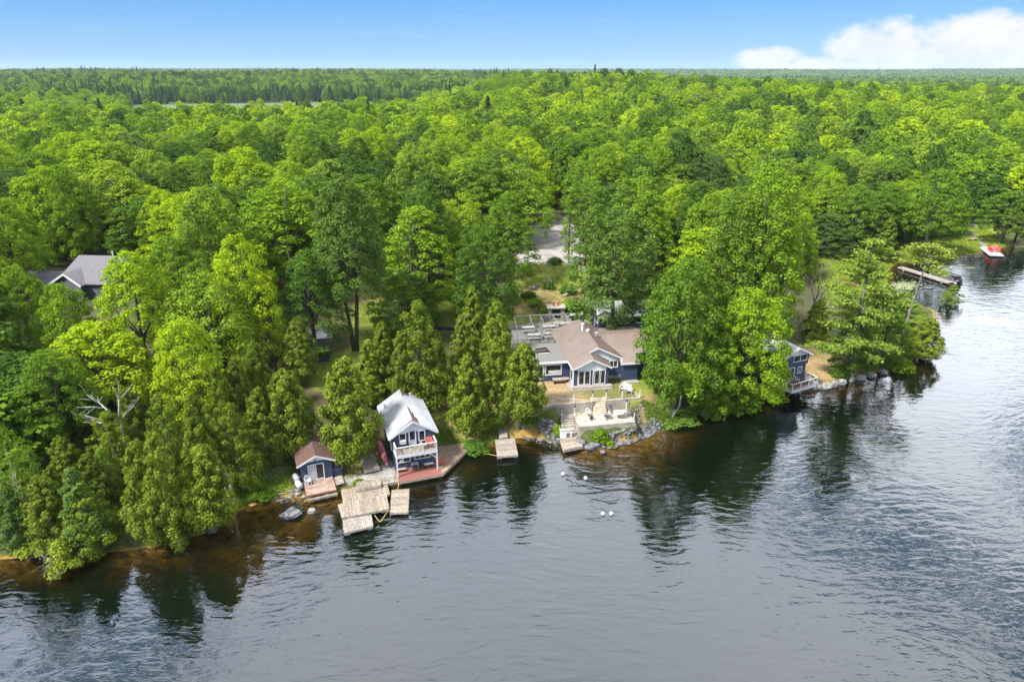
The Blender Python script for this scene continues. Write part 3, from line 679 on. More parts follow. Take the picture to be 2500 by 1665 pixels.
# ------------------------------------------------------------------ main cottage
FZ = 3.75
def cottage():
    r = root('main_cottage', 'long blue cottage with brown metal gables and white trim above the terrace', 'cottage', hp(0,0,FZ), HA)
    e, S_ = 6.13-FZ, 0.486
    zl = lambda u: e+S_*(u+0.33)                      # left slope
    ZR, UR = zl(2.175), zl(3.39)
    wl = MB(); t = 0.14
    wl.extr([(0,0,-0.3),(4.35,0,-0.3),(4.35,0,zl(0)-t),(2.175,0,ZR-t),(0,0,zl(0)-t)], (0,2.2,0))
    wl.extr([(0,2.2,-0.3),(6.65,2.2,-0.3),(6.65,2.2,UR-S_*3.26-t),(3.39,2.2,UR-t),(0,2.2,zl(0)-t)], (0,10.2,0))
    wl.extr([(6.65,0.95,-0.3),(8.40,0.95,-0.3),(8.40,0.95,2.12),(6.65,0.95,2.12)], (0,2.4,0)); wl.extr([(6.65,3.1,-0.3),(11.1,3.1,-0.3),(11.1,3.1,2.45),(6.65,3.1,2.45)], (0,9,0))
    wl.extr([(-6.2,2.45,-0.3),(-0.002,2.45,-0.3),(-0.002,2.45,2.22),(-6.2,2.45,2.22)], (0,5.8,0))
    wl.build('wall', M['blue_siding'], r)
    MB().box(4.37,6.64,2.14,2.198,-0.35,0.10).build('foundation', M['concrete'], r)
    rf = MB(); up = 0.0
    a, b, c, d = (-0.33,-0.37,e), (-0.33,2.0,e), (2.175,2.0,ZR), (2.175,-0.37,ZR); slab(rf, [a,b,c,d], 0.1); ribs(rf, a,b,c,d, 0.3)
    a, b, c, d = (-0.33,2.0,e), (-0.5,13.0,e-0.08), (3.39,12.2,UR), (3.39,1.85,UR); slab(rf, [a,b,c,(3.39,1.85,UR),(2.175,2.0,ZR)], 0.1); ribs(rf, a,b,c,(3.39,2.0,UR), 0.3)
    a, b, c, d = (4.68,-0.37,e), (4.68,2.15,e), (2.175,2.15,ZR), (2.175,-0.37,ZR); slab(rf, [a,b,c,d], 0.1); ribs(rf, a,b,c,d, 0.3)
    a, b, c, d = (6.75,1.85,UR-S_*3.36), (6.75,12.2,UR-S_*3.36), (3.39,12.2,UR), (3.39,1.85,UR); slab(rf, [a,b,c,d], 0.1); ribs(rf, a,b,c,d, 0.3)
    rf.box(3.30,3.48,1.85,12.2,UR-0.03,UR+0.05); rf.box(2.09,2.26,-0.37,2.0,ZR-0.03,ZR+0.05)
    ro = rf.build('roof', M['brown_metal'], r)
    wz = lambda v: 6.05-FZ+0.17*(v-0.75)
    wr_ = MB(); slab(wr_, [(6.15,0.72,wz(0.72)),(8.6,0.72,wz(0.72)),(8.6,2.9,wz(2.9)),(11.4,2.9,wz(2.9)),(11.4,8.1,wz(8.1)),(4.4,8.1,wz(8.1)),(5.2,5.0,wz(5.0)),(6.15,2.4,wz(2.4))], 0.1)
    ribs(wr_, (6.15,0.72,wz(0.72)), (8.6,0.72,wz(0.72)), (8.6,8.1,wz(8.1)), (6.15,8.1,wz(8.1)), 0.36); ribs(wr_, (8.96,2.9,wz(2.9)), (11.4,2.9,wz(2.9)), (11.4,8.1,wz(8.1)), (8.96,8.1,wz(8.1)), 0.36); ribs(wr_, (5.0,5.6,wz(5.6)), (5.8,3.6,wz(3.6)), (5.8,8.1,wz(8.1)), (5.0,8.1,wz(8.1)), 0.36)
    slab(wr_, [(4.4,8.1,wz(8.1)),(11.4,8.1,wz(8.1)),(11.4,12.3,wz(8.1)-0.8),(4.4,12.3,wz(8.1)-0.8)], 0.1)
    wr_.box(4.5,11.4,8.02,8.2,wz(8.1)-0.02,wz(8.1)+0.07); w2 = wr_.build('wing_roof', M['brown_metal'], r)
    fr = MB().box(-6.5,-0.36,2.15,8.45,2.25,2.45).build('flat_roof', M['gravel_roof'], r)
    sk = MB()
    for q in ((-0.75,-0.5,-0.75,0.5),(0.75,-0.5,0.75,0.5),(-0.75,-0.5,0.75,-0.5),(-0.75,0.5,0.75,0.5)): sk.bar((q[0],q[1],0.22),(q[2],q[3],0.22),0.07,0.34)
    sk.box(-0.72,0.72,-0.47,0.47,0.1,0.2); turn(sk, (-3.05,5.5,2.45), 0.12); sk.build('roof_hatch', M['dark_wood'], fr)
    MB().bar((-3.7,4.85,2.50),(-2.2,4.95,2.50),0.14,0.06).build('loose_board', M['white_paint'], fr)
    fa = MB()
    for x0, x1, z0, z1, y in ((-0.33,2.175,e,ZR,-0.40),(4.68,2.175,e,ZR,-0.40),(6.75,3.39,UR-S_*3.36,UR,1.80)): fa.bar((x0,y,z0-0.12),(x1,y,z1-0.12),0.06,0.18)
    fa.bar((2.2,1.80,ZR-0.1),(3.39,1.80,UR-0.12),0.06,0.18)
    fa.box(-6.55,-0.36,2.09,2.148,2.18,2.47); fa.box(6.1,8.66,0.65,0.715,wz(0.72)-0.2,wz(0.72)+0.01); fa.bar((6.12,0.7,wz(0.7)-0.1),(6.62,1.85,UR-S_*3.3-0.15),0.06,0.18); fa.box(8.605,8.66,0.72,2.9,wz(0.72)-0.16,wz(0.72)+0.1)
    fa.bar((-0.36,-0.37,e-0.08),(-0.36,2.1,e-0.08),0.05,0.14)
    fa.box(-0.24,-0.06,0.0,0.13,-0.1,e-0.06); fa.build('fascia', M['white_paint'], r)
    g = MB().extr([(0.3,-0.035,1.98),(4.05,-0.035,1.98),(4.05,-0.035,zl(0)+0.02),(2.175,-0.035,ZR-0.18),(0.3,-0.035,zl(0)+0.02)], (0,0.03,0)); g.build('gable', M['soffit_white'], r)
    g2 = MB().extr([(1.4,2.165,2.4),(6.55,2.165,2.2),(6.6,2.165,UR-S_*3.22-0.16),(3.39,2.165,UR-0.18),(1.4,2.165,2.5)], (0,0.03,0)).build('gable', M['soffit_white'], r)
    MB().box(3.25,3.65,2.12,2.16,3.15,3.5).build('gable_vent', M['steel'], g2)
    window(r, (0.42,0,0.03), 0, 1.62, 1.92, name='sliding_door', bars=[0.1,0.5,0.56]); window(r, (2.34,0,0.03), 0, 1.62, 1.92, name='sliding_door', bars=[0.15,0.52,0.63])
    window(r, (5.0,2.2,1.15), 0, 1.2, 1.05, 2, fr=0.13); pw = window(r, (-3.25,2.45,0.5), 0, 2.2, 1.5, 1, name='picture_window', fr=0.14)
    MB().box(-2.75,-1.25,2.40,2.425,0.72,1.15).build('sheeted_table', M['fabric_white'], pw)
    window(r, (-4.1,2.45,0.0), 0, 0.75, 1.95, 1, name='door', fr=0.14); window(r, (-5.8,2.45,0.6), 0, 1.2, 1.2, 2)
    window(r, (0,1.9,0.1), -PI/2, 1.3, 1.75, 1, fr=0.1)
    MB().lathe([(0.13,-0.5),(0.13,0.75),(0.22,0.76),(0.22,0.95),(0.03,1.0)], 12, (3.0,8.4,zl(3.0)+0.1)).build('chimney', M['white_paint'], ro)
    cw = MB().box(4.2,4.75,6.6,7.25,2.9,3.55).lathe([(0.14,0),(0.14,0.55),(0.24,0.58),(0.24,0.7),(0.02,0.74)], 10, (4.5,6.95,3.5)); cw.extr([(3.75,6.2,3.78),(5.2,6.2,3.12),(5.2,7.5,3.12),(3.75,7.5,3.78)], (0,0,0.07)); cw.build('chimney_cowl', M['steel'], ro)
    MB().tube([(3.8,7.6,3.95),(3.5,7.7,4.25),(3.35,7.4,4.3)], [0.06,0.3,0.05], 9).build('satellite_dish', M['white_paint'], ro)
    st = MB(); 
    for (x0,x1,y0,y1,z0,z1) in ((-0.68,4.80,-0.92,-0.002,-0.45,-0.22),(-0.36,4.78,-0.66,-0.002,-0.219,-0.02),(-0.68,-0.002,-0.001,2.1,-0.45,-0.22),(-0.36,-0.003,-0.0005,2.0,-0.219,-0.02)): st.box(x0,x1,y0,y1,z0,z1)
    o = st.build('front_steps', M['grey_wood'], None, loc=hp(0,0,FZ)); o.rotation_euler.z = HA; tag(o, 'two broad grey wooden steps wrapping the glazed front of the main cottage', 'steps')
    o = MB().box(6.2,8.5,0.15,0.94,-0.4,-0.16).box(5.9,6.8,-0.25,0.149,-0.42,-0.24).build('door_step', M['concrete'], None, loc=hp(0,0,FZ)); o.rotation_euler.z = HA
    tag(o, 'concrete door step at the blue right wing of the main cottage', 'step')
cottage()

# ------------------------------------------------------------------ terrace, stairs and patio in front of the cottage
def hobj(mb, name, matn, lab=None, cat=None, group=None, kind=None, parent=None, smooth=False):
    o = mb.build(name, M[matn], parent, smooth)
    if parent is None: o.location = hp(0,0,0); o.rotation_euler.z = HA
    return tag(o, lab, cat, group, kind)
def terraces():
    hobj(MB().prism([(-5.9,-4.6),(-3.5,-3.95),(1.43,-3.78),(1.43,-3.0),(2.95,-3.0),(2.95,-3.7),(7.2,-3.62),(7.0,0.0),(7.0,3.4),(-6.1,3.4)], 2.9, 3.40), 'terrace_lawn', 'terrace_grass', kind='structure')
    w = MB()
    for p, q in (((-6.0,-4.85),(-3.5,-4.08)),((-3.5,-4.08),(1.30,-3.92)),((3.02,-3.84),(7.32,-3.74))): 
        w.bar((*p,2.4),(*q,2.4),0.26,2.1)
    w.bar((7.19,-3.60,2.4),(7.0,-0.3,2.4),0.24,2.08)
    hobj(w, 'terrace_wall', 'concrete', 'long weathered concrete wall holding up the cottage lawn', 'wall')
    s = MB(); n = 8
    for k in range(n): s.box(1.44-0.0*k, 2.94, -4.80+0.22*k, -4.80+0.22*(k+1)+(0.001*k), 1.5, 2.1+1.3*(k+1)/n)
    s.box(1.28,1.438,-3.91,-2.9,1.5,3.46).box(2.942,3.10,-3.83,-2.9,1.5,3.46)
    hobj(s, 'terrace_stairs', 'concrete_warm', 'pale concrete stairs climbing from the patio through the terrace wall', 'stairs')
    r = root('lake_patio', 'square slabbed patio with low concrete walls above the stone shore', 'patio', hp(0,0,0), HA)
    MB().prism([(-0.95,-7.45),(5.46,-7.2),(5.40,-3.98),(-2.5,-4.12),(-2.5,-4.74),(-0.95,-4.74)], 1.2, 2.1).build('paving', M['patio_slab'], r)
    w = MB(); w.bar((-1.10,-7.56,1.2),(5.62,-7.28,1.2),0.24,1.98); w.bar((5.55,-7.15,1.2),(5.50,-3.99,1.2),0.22,1.96); w.bar((-1.03,-7.42,1.2),(-0.99,-4.80,1.2),0.2,1.96)
    w.build('patio_wall', M['concrete'], r)
    s = MB(); n = 8
    for k in range(n): s.prism([(-2.6-0.05*k,-4.75-0.28*k-(0.29 if k < n-1 else 0.3)),(-1.16,-4.75-0.28*k-0.29),(-1.16,-4.75-0.28*k),(-2.6-0.05*k,-4.75-0.28*k)], 0.2, 2.1-0.17*(k+0.6))
    hobj(s, 'lake_stairs', 'grey_wood', 'grey wooden steps going down to the lake left of the patio', 'stairs')
    dk = [(-3.25,-7.15),(-3.4,-9.75),(-1.03,-9.30),(-1.0,-6.98)]
    d = root('swim_dock', 'pale plank landing at the bottom of the patio steps', 'dock', hp(0,0,0.62), HA)
    planks(MB(), dk, math.radians(4), 0.2, 0.0).build('deck_boards', M['old_wood'], d); skirt(MB(), dk, -0.35, -0.05, 0.07, 0.0).build('rim', M['grey_wood'], d)
    g = root('white_railing', 'white boarded railing at the top of the plank landing', 'railing', hp(0,0,0.62), HA)
    MB().box(-3.2,-2.5,-7.2,-7.1,0.0,1.0).box(-3.2,-3.1,-7.1,-6.3,0.05,1.0).build('panel', M['white_paint'], g)
    MB().box(-2.0,-1.86,-7.2,-7.08,0.0,1.05).build('post', M['white_paint'], g); MB().box(-3.2,-1.7,-7.25,-7.05,1.06,1.13).build('rail', M['white_paint'], g)
    # posts with drooping chains
    def chain_fence(lab, pts, h=1.05, lamps=(), group='white post and chain fences', rod=0.09):
        f = root('chain_fence', lab, 'fence', hp(pts[0][0], pts[0][1], pts[0][2]), HA, group); o = Vector(pts[0]); P = [Vector(p)-o for p in pts]
        for i, p in enumerate(P):
            q = MB().box(p.x-rod/2,p.x+rod/2,p.y-rod/2,p.y+rod/2,p.z-0.1,p.z+h).build('post', M['white_paint'], f)
            if i in lamps: MB().lathe([(0.05,0),(0.09,0.05),(0.11,0.2),(0.13,0.22),(0.02,0.32)], 8, (p.x,p.y,p.z+h)).build('lamp', M['black_metal'], q)
        for p, q in zip(P, P[1:]):
            a, b = p+Vector((0,0,h-0.12)), q+Vector((0,0,h-0.12)); pts_ = [a.lerp(b, k/8)-Vector((0,0,0.42*(1-(k/4-1)**2))) for k in range(9)]
            MB().tube(pts_, 0.022, 4).build('chain', M['black_metal'], f)
    T = 3.44
    chain_fence('white chain fence on the terrace wall left of the concrete stairs', [(-5.7,-4.75,T),(-3.45,-4.06,T),(-0.95,-3.99,T),(1.32,-3.92,T)], lamps=(3,))
    chain_fence('white chain fence on the terrace wall right of the concrete stairs', [(3.02,-3.84,T),(5.05,-3.79,T),(7.25,-3.74,T)], lamps=(0,))
    P_ = 2.17
    chain_fence('white chain fence round the lake side of the slabbed patio', [(-1.0,-4.78,P_),(-1.03,-7.45,P_),(1.2,-7.45,P_),(3.35,-7.37,P_),(5.5,-7.22,P_),(5.5,-4.2,P_)], lamps=(0,5))
    chain_fence('white posts down the left side of the lower lake steps', [(-2.62,-4.1,2.1),(-2.66,-5.2,1.75),(-2.8,-6.4,0.95)], h=1.0)
def terrace_mats():
    m, nt, b = mat('terrace_grass'); tc = tcoord(nt); sx = nt.nodes.new('ShaderNodeSeparateXYZ'); nt.links.new(tc, sx.inputs[0])
    n1 = noise(nt, tc, 0.45, 6, 0.6); n2 = noise(nt, tc, 3.0, 6, 0.7)
    f = mth(nt, 'ADD', mth(nt, 'MULTIPLY', sx.outputs[0], -0.10), mth(nt, 'ADD', n1, mth(nt, 'MULTIPLY', n2, 0.5)))
    c = mixc(nt, mapr(nt, f, 0.52, 0.82), (0.105,0.115,0.022), (0.33,0.225,0.125))
    nt.links.new(mixc(nt, mapr(nt, n2, 0.35, 0.75), c, (0.15,0.12,0.045)), b.inputs['Base Color']); b.inputs['Roughness'].default_value = 0.95; bump(nt, b, n2, 0.5, 0.05)
    simple('concrete_warm', (0.46, 0.38, 0.29), 0.9, 0.18, 2.0, bmp=0.15)
terrace_mats(); terraces()
# ------------------------------------------------------------------ the other buildings
def rear_cottage():
    a = math.radians(10); r = root('rear_cottage', 'blue cottage with low white metal roof behind the deep green maple', 'cottage', (12.95, 94.2, 4.3), a)
    W, L = 8.5, 6.5; z = lambda v: 2.45+0.33*(v+0.4)
    MB().extr([(0,0,-0.4),(0,L,-0.4),(0,L,z(0.0)-0.1),(0,L/2,z(L/2)-0.12),(0,0,z(0)-0.12)], (W,0,0)).build('wall', M['blue_siding'], r)
    ro = MB(); A = [(-0.35,-0.4,z(-0.4)),(W+0.3,-0.4,z(-0.4)),(W+0.3,L/2,z(L/2)),(-0.35,L/2,z(L/2))]; slab(ro, A, 0.08); ribs(ro, *A, 0.6, 0.04, 0.03)
    B = [(-0.35,L+0.4,z(-0.4)),(W+0.3,L+0.4,z(-0.4)),(W+0.3,L/2,z(L/2)),(-0.35,L/2,z(L/2))]; slab(ro, B, 0.08); ribs(ro, *B, 0.6, 0.04, 0.03)
    ro.build('roof', M['white_roof'], r)
    fa = MB().box(-0.37,W+0.3,-0.46,-0.405,z(-0.4)-0.18,z(-0.4)+0.01); fa.bar((-0.38,-0.4,z(-0.4)-0.1),(-0.38,L/2,z(L/2)-0.1),0.05,0.18); fa.bar((-0.38,L+0.4,z(-0.4)-0.1),(-0.38,L/2,z(L/2)-0.1),0.05,0.18); fa.build('fascia', M['white_paint'], r)
    window(r, (2.9,0,1.05), 0, 1.6, 0.95, 2); window(r, (5.6,0,1.05), 0, 1.4, 0.95, 2); window(r, (0,2.2,0.9), -PI/2, 1.2, 1.1, 1); window(r, (0,5.6,0.9), -PI/2, 0.9, 1.1, 1)
    MB().box(-0.05,-0.002,2.45,3.0,0.0,2.1).build('door', M['white_paint'], r)
rear_cottage()
def shed():
    a = math.radians(7); r = root('open_shed', 'dark open fronted shed with brown porch roof and white metal roof behind', 'shed', (-27.6, 83.3, 4.0), a)
    W, L = 3.3, 5.3
    w = MB().box(0,W,0,0.1,-0.4,0.72).box(0,0.1,0.1,L,-0.4,1.95).box(W-0.1,W,0.1,L,-0.4,1.95).box(0,W,L-0.1,L,-0.4,2.3).box(0,W,2.6,2.7,-0.4,2.1); w.build('wall', M['blue_siding'], r)
    MB().box(0,0.12,0,0.12,0.72,1.9).build('post', M['blue_siding'], r); MB().box(W-0.12,W,0,0.12,0.72,1.9).build('post', M['blue_siding'], r)
    MB().extr([(-0.3,-0.4,1.92),(W+0.25,-0.4,1.92),(W+0.25,2.5,2.38),(-0.3,2.5,2.38)], (0,0,-0.1)).build('porch_roof', M['dark_shingle'], r)
    MB().box(-0.33,W+0.28,-0.46,-0.405,1.80,1.94).build('fascia', M['steel'], r)
    q = MB(); A = [(-0.3,2.45,2.5),(W+0.25,2.45,2.5),(W+0.25,5.6,3.0),(-0.3,5.6,3.0)]; slab(q, A, 0.08); ribs(q, *A, 0.4, 0.04, 0.03); q.build('metal_roof', M['white_roof'], r)
    MB().box(0.15,W-0.15,0.3,2.5,0.0,0.06).build('floor', M['dark_wood'], r)
shed()
def grey_house():
    a = math.radians(-5); o = (-66.3, 102.2, 9.2); r = root('grey_house', 'grey shingled house with white trimmed charcoal gable half hidden by maples', 'house', o, a)
    ro = MB(); R = 4.7
    slab(ro, [(-1.2,-5.0,1.7),(8.5,-5.0,1.7),(8.5,0,R),(-0.05,0,R)], 0.15); slab(ro, [(-1.2,5.0,1.7),(8.5,5.0,1.7),(8.5,0,R),(-0.05,0,R)], 0.15); slab(ro, [(-1.2,-5.0,1.7),(-0.05,0,R),(-1.2,5,1.7)], 0.15)
    X, E = 3.35, 1.72                                  # cross gable ridge and eave height
    slab(ro, [(-1.55,-5.6,E),(1.1,-5.6,X),(1.75,-0.9,X),(-0.8,-2.2,E)], 0.12); slab(ro, [(3.6,-5.9,E-0.1),(1.1,-5.6,X),(1.75,-0.9,X),(4.2,-3.2,E-0.1)], 0.12)
    slab(ro, [(-7.5,-4.2,1.1),(-1.1,-4.2,1.1),(-1.1,-1.6,2.6),(-7.5,-1.6,2.6)], 0.12); slab(ro, [(-7.5,1.0,1.1),(-1.1,1.0,1.1),(-1.1,-1.6,2.6),(-7.5,-1.6,2.6)], 0.12)
    ro.build('roof', M['grey_shingle'], r)
    w = MB().box(-1.0,8.2,-4.6,4.6,-3.5,1.6).box(-7.3,-1.01,-3.8,0.6,-3.5,1.0); w.extr([(-1.2,-5.3,-3.4),(3.3,-5.5,-3.4),(3.3,-5.5,E-0.1),(1.1,-5.35,X-0.15),(-1.2,-5.3,E-0.05)], (0,2.2,0)); w.build('wall', M['charcoal_siding'], r)
    fa = MB(); fa.bar((-1.6,-5.66,E-0.12),(1.1,-5.68,X-0.12),0.07,0.26); fa.bar((3.65,-5.96,E-0.22),(1.1,-5.68,X-0.12),0.07,0.26); fa.build('fascia', M['white_paint'], r)
    MB().lathe([(0.08,-0.3),(0.08,0.6)], 8, (5.0,0.6,R)).build('vent_pipe', M['white_paint'], r)
grey_house()
def right_cabin():
    o = (38.95, 83.05, 1.9); a = math.radians(22); r = root('lakeside_cabin', 'tall narrow blue cabin with white gable over a white railed deck', 'cabin', o, a)
    W, L, ze, zr = 4.0, 7.5, 3.72, 4.85; of = 0.55; ov = 0.38; sl = (zr-ze)/(W/2+ov); zw = ze+ov*sl-0.1
    MB().extr([(-W,0,-1.4),(0,0,-1.4),(0,0,2.35),(-W,0,2.35)], (0,L,0)).extr([(-W,-0.25,2.36),(0.02,-0.25,2.36),(0.02,-0.25,zw),(-W/2,-0.25,zw+W/2*sl),(-W,-0.25,zw)], (0,L,0)).build('wall', M['blue_siding'], r)
    ro = MB()
    for s in (-1, 1):
        A = [(-W/2+s*(W/2+ov),-of,ze),(-W/2+s*(W/2+ov),L,ze),(-W/2,L,zr),(-W/2,-of,zr)]; slab(ro, A, 0.08); ribs(ro, *A, 0.5, 0.04, 0.03)
    ro.build('roof', M['white_roof'], r)
    MB().extr([(-W+0.1,-0.285,zw-0.02),(-0.1,-0.285,zw-0.02),(-W/2,-0.285,zw+W/2*sl-0.05)], (0,0.03,0)).build('gable', M['soffit_white'], r)
    fa = MB()
    for s in (-1, 1): fa.bar((-W/2+s*(W/2+ov),-of-0.04,ze-0.1),(-W/2,-of-0.04,zr-0.1),0.06,0.18)
    fa.build('fascia', M['white_paint'], r)
    window(r, (-2.6,-0.25,2.85), 0, 2.3, 0.95, 2); window(r, (-1.35,0,0.95), 0, 0.75, 1.0, 2, fr=0.1); window(r, (-3.3,0,0.03), 0, 1.5, 1.95, 2, name='sliding_door', fr=0.12)
    d = root('balcony_deck', 'brown deck with white railing jutting over the lake at the right cabin', 'deck', o, a)
    P = loc([(34.2,81.55),(35.9,79.1),(39.95,81.3),(39.3,83.1),(38.9,83.0)], o, a); planks(MB(), P, 0, 0.14, 0.0).build('deck_boards', M['brown_deck'], d)
    skirt(MB(), P, -0.30, 0.01, 0.08, 0.0).build('rim', M['white_paint'], d)
    ra = MB(); V = lambda p: (p[0], p[1], 0.02)
    railing(d, ra, None, [V(P[0]), V(P[1]), V(P[2]), V(P[3])], 0.92, low=0.18, pw=0.11); ra.build('handrail', M['white_paint'], d)
    [MB().bar((P[1][0]*k+P[2][0]*(1-k), P[1][1]*k+P[2][1]*(1-k)+0.3, -0.25), (P[1][0]*k+P[2][0]*(1-k), P[1][1]*k+P[2][1]*(1-k)+1.4, -1.7), 0.14).build('support', M['grey_wood'], d) for k in (0.15, 0.5, 0.85)]
right_cabin()

# ------------------------------------------------------------------ picnic patio behind the cottage
def picnic_patio():
    r = root('picnic_patio', 'grey paved picnic patio with pale edging behind the main cottage', 'patio', hp(0,0,0), HA)
    MB().prism([(-5.8,14.0),(-0.2,13.9),(3.2,13.9),(7.5,14.5),(7.2,22.6),(0.5,21.9),(-5.6,20.8)], 3.7, 4.10).build('paving', M['gravel_roof'], r)
    MB().prism([(-5.75,20.1),(0.6,21.1),(7.2,21.8),(7.2,23.3),(0.4,22.6),(-5.6,21.0)], 3.7, 4.16).prism([(-6.0,13.2),(-0.6,13.1),(-0.6,13.88),(-6.0,13.98)], 3.7, 4.0).build('edging', M['concrete'], r)
    p = root('pergola_frame', 'bare grey pipe pergola frame over the picnic tables', 'pergola', hp(0,0,4.1), HA)
    po = MB(); us = (-4.95, -2.6, -0.95, 0.9, 2.7, 4.6)
    for i, u in enumerate(us):
        if i < 3 or i == 5: MB().tube([(u,14.2,-0.1),(u,14.2,2.2)], 0.045, 6).build('post', M['pipe_grey'], p)
        MB().tube([(u+0.35,19.3,-0.1),(u+0.35,19.3,2.2)], 0.045, 6).build('post', M['pipe_grey'], p)
        MB().bar((u,14.2,2.22),(u+0.35,19.3,2.22),0.055,0.055).build('rafter', M['pipe_grey'], p)
    MB().bar((-4.7,19.3,2.29),(5.4,19.3,2.29),0.08,0.08).build('beam', M['pipe_grey'], p)
    b = root('patio_railing', 'low black pipe railing along the lower edge of the picnic patio', 'railing', hp(0,0,4.05), HA)
    ra = MB(); ra.bar((-5.6,13.6,0.75),(-0.5,13.5,0.75),0.06).bar((-5.6,13.6,0.35),(-0.5,13.5,0.35),0.04); ra.build('rail', M['black_metal'], b)
    for u in (-5.6,-4.3,-3.0,-1.8,-0.5): MB().box(u-0.03,u+0.03,13.52,13.58,-0.1,0.78).build('post', M['black_metal'], b)
    b = root('patio_railing', 'thin pipe railing along the back edge of the picnic patio', 'railing', hp(0,0,4.12), HA)
    ra = MB(); ra.bar((-5.5,20.9,0.85),(0.2,21.8,0.85),0.05).bar((-5.5,20.9,0.45),(0.2,21.8,0.45),0.035); ra.build('rail', M['pipe_grey'], b)
    for k in range(5): MB().box(-5.5+1.42*k-0.03,-5.5+1.42*k+0.03,20.87+0.225*k,20.93+0.225*k,-0.1,0.87).build('post', M['pipe_grey'], b)
    # picnic tables
    t = root('picnic_table', 'x', 'picnic table', hp(-2.6,18.6,4.1), HA, 'picnic tables on the paved patio')
    tm = MB()
    for k in range(4): tm.box(-0.95,0.95,-0.36+0.185*k,-0.36+0.185*k+0.17,0.72,0.76)
    tm.build('tabletop', M['table_wood'], t)
    for s in (-1, 1):
        q = MB(); [q.box(-0.95,0.95,s*0.72-0.15+0.155*k,s*0.72-0.15+0.155*k+0.145,0.43,0.47) for k in range(2)]; q.build('bench', M['table_wood'], t)
    for s in (-1, 1):
        q = MB(); q.bar((s*0.72,-0.78,0.40),(s*0.72,0.78,0.40),0.06); q.bar((s*0.72,-0.62,0.0),(s*0.72,-0.22,0.70),0.06); q.bar((s*0.72,0.62,0.0),(s*0.72,0.22,0.70),0.06); q.tube([(s*0.72,-0.2,0.66),(s*0.4,0,0.60),(0,0,0.45)],0.03,5); q.build('frame', M['black_metal'], t)
    t['label'] = 'picnic table at the back left corner of the paved patio'
    for u, v, lab in ((0.55,18.6,'picnic table in the back row, next to the left corner one'), (-2.2,15.5,'picnic table in the front row below the bare pergola pipes'), (0.25,15.8,'picnic table half hidden by the left eave of the brown roof'), (3.2,19.5,'weathered picnic table in front of the stone fireplace')):
        dup(t, hp(u,v,4.1), HA+0.03*u, lab)
    # fireplace
    f = root('stone_fireplace', 'square fieldstone outdoor fireplace with slab top and two clay chimney pots', 'fireplace', hp(2.35,22.2,4.15), HA-0.12)
    rnd = random.Random(3); s = MB()
    for z in range(9):
        zz = 0.24*z; solid = z < 2 or z > 6
        for side in (0, 1, 2):
            x0, x1 = [(-1.2,-0.72),(0.72,1.2),(-0.72,0.72)][side]
            if side == 2:
                if not (z in (0,1,4) or z > 7): continue
            x = x0
            while x < x1-0.02:
                w_ = min(rnd.uniform(0.2,0.45), x1-x); s.box(x+0.008,x+w_-0.008,-0.02*rnd.random(),1.5,zz+0.006,zz+0.234); x += w_
    s.build('stonework', M['field_stone'], f)
    MB().box(-0.715,0.715,1.2,1.45,0,2.1).box(-0.715,0.715,0.5,1.19,0.97,1.0).build('firebox', M['black_metal'], f)
    tp = MB().box(-1.42,1.42,-0.25,1.7,2.17,2.30).build('slab_top', M['concrete'], f); MB().box(-0.5,0.5,0.5,0.75,2.302,2.36).build('flue_cap', M['terracotta'], tp)
    for x in (-0.35, 0.42): MB().lathe([(0.17,0),(0.19,0.1),(0.16,0.42),(0.19,0.5)], 12, (x,1.2,2.30)).build('chimney_pot', M['terracotta'], tp)
    rnd = random.Random(8)
    for s_ in (-1, 1):
        w = MB()
        for z in range(4):
            for k in range(4-z//2):
                w.box(s_*1.2+(k*0.3 if s_ > 0 else -k*0.3-0.3)+0.01, s_*1.2+(k*0.3 if s_ > 0 else -k*0.3-0.3)+0.29, 0.1, 0.9, z*0.22+0.005, z*0.22+0.215)
        w.build('wing_wall', M['field_stone'], f)
    for k, (u, v) in enumerate(((4.95,22.4),(6.15,22.5))):
        g = root('barbecue_grill', ['black grill with a white lid next to the stone fireplace', 'black grill with a white lid farther from the fireplace, near the rear cottage'][k], 'grill', hp(u,v,4.12), HA, 'grills on the picnic patio')
        MB().box(-0.4,0.4,-0.28,0.28,0.1,0.88).build('cabinet', M['black_metal'], g); MB().extr([(-0.42,-0.3,0.9),(-0.42,0.3,0.9),(-0.42,0.25,1.15),(-0.42,0.0,1.24),(-0.42,-0.25,1.12)], (0.84,0,0)).build('lid', M['white_plastic'], g); MB().box(-0.75,-0.42,-0.25,0.25,0.82,0.87).build('side_shelf', M['black_metal'], g); MB().box(0.42,0.75,-0.25,0.25,0.82,0.87).build('side_shelf', M['black_metal'], g)
picnic_patio()

